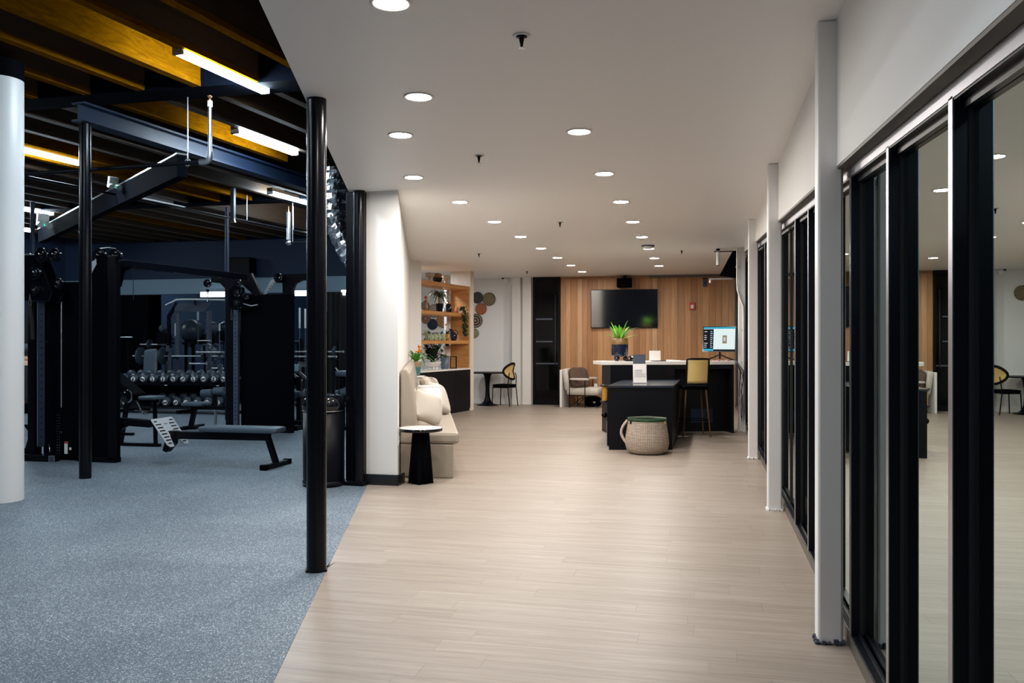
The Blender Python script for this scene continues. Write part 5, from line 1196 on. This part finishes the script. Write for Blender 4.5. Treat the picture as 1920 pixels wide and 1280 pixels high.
# ---- dumbbell rack
yr = 15.0
rx0, rx1 = aty(214, 643, yr).x, aty(436, 643, yr).x
t = T('dumbbell_rack', 'two tier black dumbbell rack in front of the mirrors', 'rack', ((rx0+rx1)/2, yr, 0)); L0 = t.location.copy()
for nm, z in (('shelf', .60), ('shelf', .13)):
    mk().add([(x, y, zz+dz) for x in (rx0, rx1) for y, zz in ((yr+.0, z-.02), (yr+.42, z+.11)) for dz in (0, .02)], [(0, 1, 3, 2), (4, 6, 7, 5), (0, 4, 5, 1), (2, 3, 7, 6), (0, 2, 6, 4), (1, 5, 7, 3)]).build(nm, 'black', t)
    mk().bx(rx0, rx1, yr-.012, yr, z-.035, z+.012).build('shelf_lip', 'black_gloss', t)
for x in (rx0, (rx0+rx1)/2+.05, rx1-.06): mk().prism([(yr+.05, 0), (yr+.55, 0), (yr+.55, .06), (yr+.5, .85), (yr+.42, .85), (yr+.42, .06), (yr+.05, .06)], x, x+.06, 'x').build('end_frame', 'black', t)
mk().bx(rx0, rx1, yr+.40, yr+.44, .2, .55).build('back_panel', 'black_matte', t)
for px, py in ((311, 722), (408, 723)): p = aty(px, py, yr-.012); mk().box((p.x, yr-.014, p.z), (.06, .004, .016)).build('weight_tag', 'paper', t)
def make_db(label, px, py, r, tilt_):
    f = aty(px, py, yr+.02); o = T('dumbbell', label, 'dumbbell', f, R.uniform(-.06, .06), 'dumbbells on the two tier rack')
    ux, uz = math.cos(tilt_), math.sin(tilt_)
    def head(y0, y1): 
        n = MB().lathe([(0, y0), (r*.62, y0), (r*.9, y0+.018), (r, y0+.04), (r, y1-.03), (r*.86, y1-.008), (r*.4, y1), (0, y1)], n=20, axis='y')
        n.v = [(v[0], v[1]*ux-v[2]*uz*0, v[2]+v[1]*uz) for v in n.v]; return n
    h = head(0, .10).build('head', 'db', o)
    head(.22, .32).build('head', 'db', o)
    n = MB().cyl((0, .09, .09*uz), (0, .23, .23*uz), .016, 10).build('handle', 'steel', o)
    e = MB().lathe([(0, -.004), (r*.50, -.004), (r*.52, 0.001)], n=20, axis='y').build('emblem', 'paper', h)
    a = R.uniform(0, PI); ca_, sa_ = math.cos(a), math.sin(a); mm = MB()
    for x, z, w_, h_ in ((0, 0, .05, .012), (-.024, 0, .016, .034), (.024, 0, .016, .034)):
        mm.box((x*ca_*r/.09, -.006, x*sa_*r/.09), (w_*r/.09, .003, h_*r/.09), 0, 0, -a)
    mm.build('emblem_mark', 'black', h)
    return o
M['bar_steel'] = mat('satin bar steel', (0.85, 0.87, 0.88), 0.42, metal=0.8)
M['db'] = mat('black urethane', (0.028, 0.042, 0.062), 0.36)
up = [230.7, 249.4, 267.2, 285.5, 305.2, 324.2, 342.7, 362.1, 381, 400.4, 418.3]
lo = [233.7, 290.2, 309.4, 329.1, 348.1, 367.2, 387.5, 408]
for i, px in enumerate(up): make_db(('leftmost', 'second from left', 'third from left', 'fourth from left', 'fifth from left', 'middle', 'fifth from right', 'fourth from right', 'third from right', 'second from right', 'rightmost')[i]+' round dumbbell on the top tier', px, 710.5, .096+.003*(i > 7), .30)
for i, px in enumerate(lo): make_db(('leftmost', 'second from left', 'third from left', 'fourth from left', 'fifth from left', 'third from right', 'second from right', 'rightmost')[i]+' round dumbbell on the bottom tier', px, 754.5, .098, .30)

# ---- things between the rack and the mirrors
def barbell(label, px0, px1, py, Y, plates=(), r=.014, group='barbells in front of the mirrors'):
    a, b = aty(px0, py, Y), aty(px1, py, Y); b.z = a.z; t = T('barbell', label, 'barbell', (a+b)/2, 0, group); c = t.location.copy()
    MB(c).cyl(a, b, r, 10).build('bar', 'bar_steel', t)
    for u, pr_ in plates:
        p = a.lerp(b, u); MB(c).lathe([(0, -.02), (pr_*.9, -.022), (pr_, -.012), (pr_, .012), (pr_*.9, .022), (0, .02)], p, 28, 'x').build('plate', 'db', t)
    for u in (.03, .97): MB(c).cyl(a.lerp(b, u-.02), a.lerp(b, u+.02), r*1.6, 10).build('collar', 'steel', t)
    return t
# half rack
yq = 17.4; z_ = lambda px, py: aty(px, py, yq)
t = T('half_rack', 'tall dark half rack with pull-up frame before mirrors', 'gym machine', (z_(360, 0).x, yq, 0)); L0 = t.location.copy()
for px in (333, 390): mk().bx(z_(px-3.4, 0).x, z_(px+3.4, 0).x, yq, yq+.08, 0, z_(px, 582).z).build('upright', 'slate', t)
for px in (333, 390):
    ho = mk()
    for i in range(16): ho.box((z_(px, 0).x, yq-.002, .9+i*.08), (.02, .004, .03))
    ho.build('upright_holes', 'alu', t, kind='stuff')
mk().prism([(z_(331, 0).x, z_(331, 569).z), (z_(395, 0).x, z_(395, 567).z), (z_(395, 0).x, z_(395, 571).z), (z_(384, 0).x, z_(384, 584).z), (z_(328, 0).x, z_(328, 584).z)], yq-.03, yq, 'y').build('header_plate', 'slate', t)
mk().beam(z_(332, 568), z_(316, 594), .06, .07, (0, 1, 0)).beam(z_(317, 592), Vector((z_(316, 0).x, yq, 0)), .06, .07, (0, 1, 0)).build('side_frame', 'black', t)
mk().bx(z_(312, 0).x, z_(394, 0).x, yq, yq+.9, 0, .06).build('base_frame', 'black', t)
hk = mk()
for px in (333, 390): p = z_(px, 669.5); hk.bx(p.x-.03, p.x+.03, yq-.14, yq, p.z-.03, p.z)
hk.build('hook', 'black', t)
t = T('squat_stand', 'dark squat stand carrying bars left of the half rack', 'rack', (aty(270, 0, yq+.45).x, yq+.45, 0)); L0 = t.location.copy()
for px, pys in ((241, (634,)), (272, (648,)), (318, (648,))):
    p = aty(px, 620, yq+.55); mk().bx(p.x-.03, p.x+.03, yq+.52, yq+.58, 0, 1.6).build('post', 'black', t)
    for py in pys: q = aty(px, py, yq+.4); mk().bx(p.x-.03, p.x+.03, yq+.26, yq+.55, q.z-.03, q.z).build('hook', 'black', t)
mk().bx(aty(238, 0, yq+.5).x, aty(322, 0, yq+.5).x, yq+.5, yq+.6, 0, .05).build('base_frame', 'black', t)
barbell('long bright barbell with plates across the half rack', 249, 420, 667, yq-.1, ((.09, .2), (.34, .2), (.80, .16)))
barbell('barbell at shoulder height left of the half rack', 262, 325, 645.5, yq+.5, ((.3, .12),))
barbell('short barbell tip beside the left tower', 218, 248, 632, yq+.3)
# lat bar hung on the rack
t = T('lat_bar', 'bright bent pulldown bar hung in front of the half rack', 'bar', z_(366, 561)-Vector((0, .2, 0))); L0 = t.location.copy()
mk().tube([aty(312, 572, yq-.2), aty(331, 561.5, yq-.2), aty(350, 561, yq-.2), aty(424, 562, yq-.2)], .02, 10).build('bar', 'white_gloss', t)
for a_, b_ in (((311, 572.5), (319, 568)),): mk().tube([aty(*a_, yq-.2), aty(*b_, yq-.2)], .024, 10).build('grip', 'alu', t)
mk().tube([aty(366, 561, yq-.2), aty(366, 567, yq-.12), aty(366, 570, yq-.03)], .02, 8).build('hanger', 'black', t)
# barbell stand with three levels
ys = 16.4; z_ = lambda px, py: aty(px, py, ys)
t = T('barbell_stand', 'slanted barbell stand holding short bars behind the dumbbells', 'rack', (z_(354, 0).x, ys, 0)); L0 = t.location.copy()
for px in (316.5, 391):
    mk().beam(Vector((z_(px, 0).x, ys, .0)), z_(px+2, 652), .05, .06, (1, 0, 0)).build('post', 'slate', t)
    for py in (653, 686): p = z_(px+.6, py); mk().box((p.x, ys-.05, p.z), (.05, .05, .13 if py < 670 else .22)).build('hook', 'alu', t)
mk().bx(z_(312, 0).x, z_(395, 0).x, ys-.2, ys+.25, 0, .05).build('base_frame', 'black', t)
for px, h0 in ((383, 639), (418, 691)): mk().beam(Vector((aty(px, 0, ys+.12).x, ys+.2, 0)), aty(px, h0, ys+.2), .04, .04, (1, 0, 0)).build('riser', 'black', t)
mk().bx(aty(383, 0, ys+.2).x-.02, aty(383, 0, ys+.2).x+.02, ys+.2, ys+.32, aty(383, 640.5, ys+.3).z-.03, aty(383, 640.5, ys+.3).z).bx(aty(412, 0, ys).x-.02, aty(412, 0, ys).x+.02, ys-.12, ys+.2, aty(412, 692, ys-.1).z-.03, aty(412, 692, ys-.1).z).build('bracket', 'black', t)
barbell('short bar on the top hooks of the stand', 368, 420, 660, ys-.1, (), .018)
barbell('short bar on the middle hooks of the stand', 355, 387, 681.5, ys-.1, (), .018)
barbell('short bar low at the right of the stand', 397, 419, 690, ys-.1, ((.75, .10),), .018)
barbell('short bar above the stand near the ball', 370, 396, 638.5, ys+.3, (), .014)
# bench
yq2 = 16.0; z_ = lambda px, py: aty(px, py, yq2)
t = T('incline_bench', 'slate incline bench with upright back pad behind dumbbells', 'bench', (z_(282, 0).x, yq2, 0)); L0 = t.location.copy()
b = cush(MB(), (0, 0, 0), (.30, .08, .78), .22, 10); mt = Matrix.Rotation(-.14, 3, 'Y') @ Matrix.Rotation(-.25, 3, 'X')
p = z_(282, 688); mk().add([mt @ Vector(v)+p for v in b.v], b.f, True).build('back_pad', 'pad', t)
b = cush(MB(), (0, 0, 0), (.28, .4, .08), .25, 8); mk().add([Vector(v)+Vector((p.x-.05, yq2-.2, .44)) for v in b.v], b.f, True).build('seat_pad', 'pad', t)
mk().beam((p.x-.05, yq2-.3, 0), (p.x-.05, yq2-.2, .42), .06, .06, (1, 0, 0)).beam((p.x, yq2+.25, 0), (p.x, yq2, .6), .06, .06, (1, 0, 0)).bx(p.x-.3, p.x+.2, yq2-.33, yq2-.27, 0, .05).build('leg_frame', 'black', t)
# exercise balls on a wall shelf
for px, py, r, lab in ((358, 620, .27, 'big dark exercise ball before the mirror'), (398, 615, .15, 'smaller grey exercise ball right of the rack upright'), (306, 616, .10, 'small black medicine ball left of the half rack')):
    p = aty(px, py, 18.0); t = T('exercise_ball', lab, 'ball', p, 0)
    MB().ball((0, 0, 0), r, 28).build('ball', 'db' if r > .2 else 'slate', t); MB().cyl((.3*r, -.92*r, .25*r), (.31*r, -.97*r, .26*r), .012, 8).build('valve', 'black', t)
zb_ = aty(358, 620, 18.0).z-.27
p0, p1 = aty(300, 0, 18.0).x, aty(425, 0, 18.0).x
t = T('ball_shelf', 'dark steel shelf carrying the exercise balls', 'shelf', ((p0+p1)/2, 18.0, 0)); L0 = t.location.copy()
mk().bx(p0, p1, 17.8, 18.3, zb_-.04, zb_).build('deck', 'black', t)
for px, py, r in ((398, 615, .15), (306, 616, .10)):
    p = aty(px, py, 18.0); mk().bx(p.x-.12, p.x+.12, 17.9, 18.1, zb_, p.z-r).build('riser', 'black', t)
for x in (p0, p1-.05): mk().bx(x, x+.05, 18.2, 18.28, 0, zb_-.04).build('post', 'black', t)
# bars standing upright
def upright_bar(px, y0, y1, Y, lab):
    a, b = aty(px, y0, Y), aty(px, y1, Y); t = T('upright_bar', lab, 'barbell', (a.x, Y, 0), 0, 'bars standing upright in holders')
    MB().cyl((0, 0, .04), (0, 0, b.z), .014, 10).build('shaft', 'slate', t); MB().cyl((0, 0, max(a.z, b.z-.5)), (0, 0, b.z+.001), .024, 12).build('sleeve', 'bar_steel', t)
    MB().lathe([(0, 0), (.12, 0), (.12, .03), (.04, .05), (.03, .2), (0, .2)], n=20).build('holder', 'black', t)
for px, y0, y1, lab in ((371, 600, 578, 'tallest upright bar between the half rack posts'), (329, 630, 606, 'upright bar left of the left rack post'), (337.5, 622, 606, 'upright bar right of the left rack post'), (411.5, 620, 606, 'upright bar near the right tower'), (562, 615, 577, 'left one of two upright bars behind the near column'), (572.5, 615, 579, 'right one of two upright bars behind the near column')): upright_bar(px, y0, y1, 17.75, lab)
# bands hanging on the stand
for k, (px, py, r, m_) in enumerate(((383, 653, .075, 'slate'), (391, 650, .055, 'alu'), (405, 655, .11, 'slate'), (415, 668, .06, 'navy'), (403, 680, .07, 'slate'))):
    p = aty(px, py, 16.55); t = T('resistance_band', ['pale blue band loop at left of the stand hooks', 'small bright band loop on the stand hook', 'large blue band loop right of the stand', 'navy band loop beside the right tower', 'blue band loop hanging lowest'][k], 'band', p, 0, 'band loops around the barbell stand')
    MB().tube([(r*math.cos(a)*(1 if k % 2 else .8), .02*math.sin(3*a), r*math.sin(a)*1.1) for a in [2*PI*i/20 for i in range(20)]], .014, 8, True).build('loop', m_, t); MB().box((0, 0, r*1.1), (.03, .03, .03)).build('clip', 'alu', t)
# right hand part seen between the columns
barbell('barbell on the rack behind the near column, upper', 551, 645, 659, 17.2, ((.82, .12),), .017)
barbell('barbell on the rack behind the near column, lower', 548, 632, 668, 17.0, (), .017)
z_ = lambda px, py: aty(px, py, 17.1)
t = T('bar_rack', 'black rack holding two bars behind the near column', 'rack', (z_(597, 0).x, 17.1, 0)); L0 = t.location.copy()
for px in (556, 625): mk().bx(z_(px, 0).x, z_(px, 0).x+.06, 17.25, 17.33, 0, 1.5).build('post', 'black', t); mk().bx(z_(px, 0).x, z_(px, 0).x+.06, 16.98, 17.26, z_(px, 672).z-.03, z_(px, 672).z).bx(z_(px, 0).x, z_(px, 0).x+.06, 17.1, 17.26, z_(px, 662).z-.02, z_(px, 662).z).build('hook', 'black', t)
mk().bx(z_(554, 0).x, z_(577, 0).x, 17.2, 17.24, z_(565, 688).z, z_(565, 678).z).build('sign_plate', 'alu', t)
mk().bx(z_(550, 0).x, z_(640, 0).x, 17.2, 17.4, 0, .05).build('base_frame', 'black', t)
z_ = lambda px, py: aty(px, py, 12.9)
t = T('roller_station', 'black padded roller station half hidden behind the bin', 'bench', (z_(640, 0).x, 12.9, 0)); L0 = t.location.copy()
mk().cyl(z_(641, 736), z_(652, 733), .075, 18).build('foam_roller', 'pad', t); mk().cyl(z_(631, 738), z_(637, 737), .06, 18).build('foam_roller', 'pad', t)
mk().beam(z_(628, 690), z_(640, 708), .03, .05, (0, 1, 0)).build('lever', 'chrome', t); mk().tube([z_(630, 699), z_(639, 697)], .014, 8).build('lever_grip', 'chrome', t)
mk().beam(Vector((z_(642, 0).x, 12.9, 0)), z_(642, 700), .07, .07, (0, 1, 0)).bx(z_(625, 0).x, z_(660, 0).x, 12.8, 13.3, 0, .05).build('post', 'black', t)
b = cush(MB(), (0, 0, 0), (.3, .2, .1), .3, 8); mk().add([Vector(v)+z_(648, 700) for v in b.v], b.f, True).build('pad', 'pad', t)
z_ = lambda px, py: aty(px, py, 13.6)
t = T('cardio_console', 'machine console with slanted rails behind the second tower', 'gym machine', (z_(562, 0).x, 13.6, 0)); L0 = t.location.copy()
mk().box(z_(556, 691), (.14, .1, .14), 0, -.4).build('console', 'blue_band', t, bev=.01)
mk().beam(z_(548, 700), z_(566, 714), .04, .04).beam(z_(556, 693), z_(574, 709), .04, .04).build('rail', 'steel', t)
mk().beam(Vector((z_(562, 0).x, 13.6, 0)), z_(562, 706), .1, .08, (1, 0, 0)).bx(z_(549, 0).x, z_(580, 0).x, 13.3, 14.1, 0, .08).build('stand', 'black', t)
b = cush(MB(), (0, 0, 0), (.22, .3, .12), .4, 8); mk().add([Vector(v)+z_(556, 738) for v in b.v], b.f, True).build('foam_roller', 'pad', t)

# wall speaker high on the navy wall
p = aty(463, 500, GB); t = T('wall_speaker', 'big black loudspeaker on the gym back wall', 'speaker', (p.x, GB-.01, p.z))
MB().prism([(-.30, -.34), (.26, -.30), (.26, 0), (-.30, 0)], -.22, .2).build('cabinet', 'black_matte', t, bev=.01); MB().prism([(-.28, -.346), (.24, -.308), (.24, -.3), (-.28, -.338)], -.2, .18).build('grille', 'black', t)

# ================================================================== PERSON on a far bench, mostly behind the white column
pc = G(46, 643, 12.6)
t = T('workout_bench', 'low black bench under the person by left tower', 'bench', (pc.x, pc.y, 0)); L0 = t.location.copy()
b = cush(MB(), (0, 0, 0), (.32, 1.2, .08), .2, 10); MB().add([Vector(v)+Vector((0, .1, .46)) for v in b.v], b.f, True).build('pad', 'black_matte', t)
MB().bx(-.03, .03, -.45, .65, .36, .42).bx(-.22, .22, -.45, -.39, 0, .05).bx(-.22, .22, .6, .66, 0, .05).bx(-.03, .03, -.45, -.39, .03, .38).bx(-.03, .03, .6, .66, .03, .38).build('frame', 'black', t)
def figure():
    V = {}; E_ = []
    def j(n, p, r, par=None): V[n] = (Vector(p), r); (E_.append((par, n)) if par else None)
    # sits astride the bench facing -x (left); hands rest on the thighs
    j('pelvis', (.06, 0, .60), .125); j('waist', (.05, 0, .76), .115, 'pelvis'); j('chest', (.02, 0, .95), .135, 'waist'); j('upper', (.0, 0, 1.06), .10, 'chest'); j('neck', (-.01, 0, 1.14), .052, 'upper'); j('skull', (-.03, 0, 1.22), .05, 'neck')
    for s, n in ((-1, 'r'), (1, 'l')):
        j(n+'hip', (.02, s*.10, .58), .095, 'pelvis'); j(n+'thigh', (-.14, s*.17, .56), .085, n+'hip'); j(n+'knee', (-.36, s*.22, .53), .060, n+'thigh'); j(n+'calf', (-.36, s*.22, .34), .052, n+'knee'); j(n+'ankle', (-.33, s*.22, .10), .036, n+'calf'); j(n+'heel', (-.34, s*.22, .045), .038, n+'ankle'); j(n+'toe', (-.54, s*.23, .032), .028, n+'heel')
        j(n+'shoulder', (.0, s*.185, 1.04), .068, 'upper'); j(n+'bicep', (-.02, s*.225, .92), .050, n+'shoulder'); j(n+'elbow', (-.02, s*.245, .78), .040, n+'bicep'); j(n+'forearm', (-.12, s*.225, .72), .037, n+'elbow'); j(n+'wrist', (-.24, s*.20, .655), .025, n+'forearm'); j(n+'palm', (-.29, s*.195, .64), .030, n+'wrist')
        for f, (dy, l) in enumerate(((-.030, .060), (-.010, .070), (.012, .066), (.032, .052))):
            j(n+'k%d' % f, (-.325, s*.195+dy, .638), .0095, n+'palm'); j(n+'m%d' % f, (-.325-l*.6, s*.195+dy, .628), .0088, n+'k%d' % f); j(n+'t%d' % f, (-.325-l*.9, s*.195+dy*1.05, .604), .0075, n+'m%d' % f)
        j(n+'th', (-.285, s*.195-s*.035, .634), .0105, n+'palm'); j(n+'tt', (-.322, s*.195-s*.060, .618), .009, n+'th')
    names = list(V); me = bpy.data.meshes.new('body'); me.from_pydata([V[n][0] for n in names], [(names.index(a), names.index(b)) for a, b in E_], [])
    o = bpy.data.objects.new('body', me); COL.objects.link(o)
    sk = o.modifiers.new('skin', 'SKIN'); sk.use_smooth_shade = True
    for i, n in enumerate(names): me.skin_vertices[0].data[i].radius = (V[n][1], V[n][1])
    me.skin_vertices[0].data[0].use_root = True
    k = o.modifiers.new('sub', 'SUBSURF'); k.levels = 2; k.render_levels = 2; me.materials.append(M['skin']); return o
t = T('person', 'person seated in black tank top with dark cap, half hidden', 'person', (pc.x, pc.y, 0), -.9)
bo_ = figure(); bo_.parent = t
hd = MB().ball((0, 0, 0), .1, 20, (.98, .78, 1.16)); hd.v = [(v[0]*(1-.12*max(0, -v[2]/.1)), v[1]*(1-.22*max(0, -v[2]/.1)), v[2]) for v in hd.v]
hd.ball((-.098, 0, -.012), .016, 8, (1.1, .8, 1.3)); hd.ball((-.088, 0, -.058), .02, 8, (.5, 1.1, .35))
for s in (-1, 1): hd.ball((.005, s*.080, -.01), .026, 8, (.8, .35, 1.2))
hc = (-.05, 0, 1.305); hd.v = [tuple(Vector(v)+Vector(hc)) for v in hd.v]; hd.build('head', 'skin', t)
ey = MB()
for s in (-1, 1): ey.ball((hc[0]-.086, s*.032, hc[2]+.008), .009, 8)
ey.build('eyes', 'black_gloss', t)
cp = MB().lathe([(.103, .0), (.107, .02), (.098, .07), (.06, .108), (0, .12)], (hc[0]+.005, 0, hc[2]+.018), 28); cp.v = [(v[0], v[1]*.85, v[2]) for v in cp.v]
cp.box((hc[0]-.125, 0, hc[2]+.03), (.09, .13, .012), 0, 0, -.15); cp.build('cap', 'slate', t)
MB().ball((hc[0]+.055, -.06, hc[2]+.055), .036, 12, (1, .45, 1)).build('cap_badge', 'white', t)
hr = MB().ball((hc[0]+.035, 0, hc[2]-.01), .085, 16, (.9, .92, 1.0)); hr.build('hair', 'hair', t)
tp_ = MB()
rings = [(.07, .0, 1.075, .085, .11), (.03, 0, 1.03, .135, .155), (.03, 0, .95, .148, .160), (.045, 0, .85, .135, .145), (.055, 0, .76, .128, .138), (.06, 0, .66, .138, .150), (.06, 0, .585, .145, .158)]
vs = []
for x, y, z, a, b in rings: vs += [(x-.015+a*math.cos(2*PI*i/24), y+b*math.sin(2*PI*i/24), z) for i in range(24)]
tp_.add(vs, [(j*24+i, j*24+(i+1) % 24, (j+1)*24+(i+1) % 24, (j+1)*24+i) for j in range(len(rings)-1) for i in range(24)], True).build('tank_top', 'cloth_black', t)
sh_ = MB()
for s in (-1, 1): sh_.tube([(.08, s*.08, .585), (-.02, s*.12, .575), (-.16, s*.175, .56), (-.27, s*.20, .545)], [.13, .118, .106, .09], 18)
sh_.build('shorts', 'cloth_black', t)
for s in (-1, 1):
    k = cush(MB(), (-.42, s*.225, .045), (.29, .105, .088), .5, 8); k.build('shoe', 'black_matte', t)
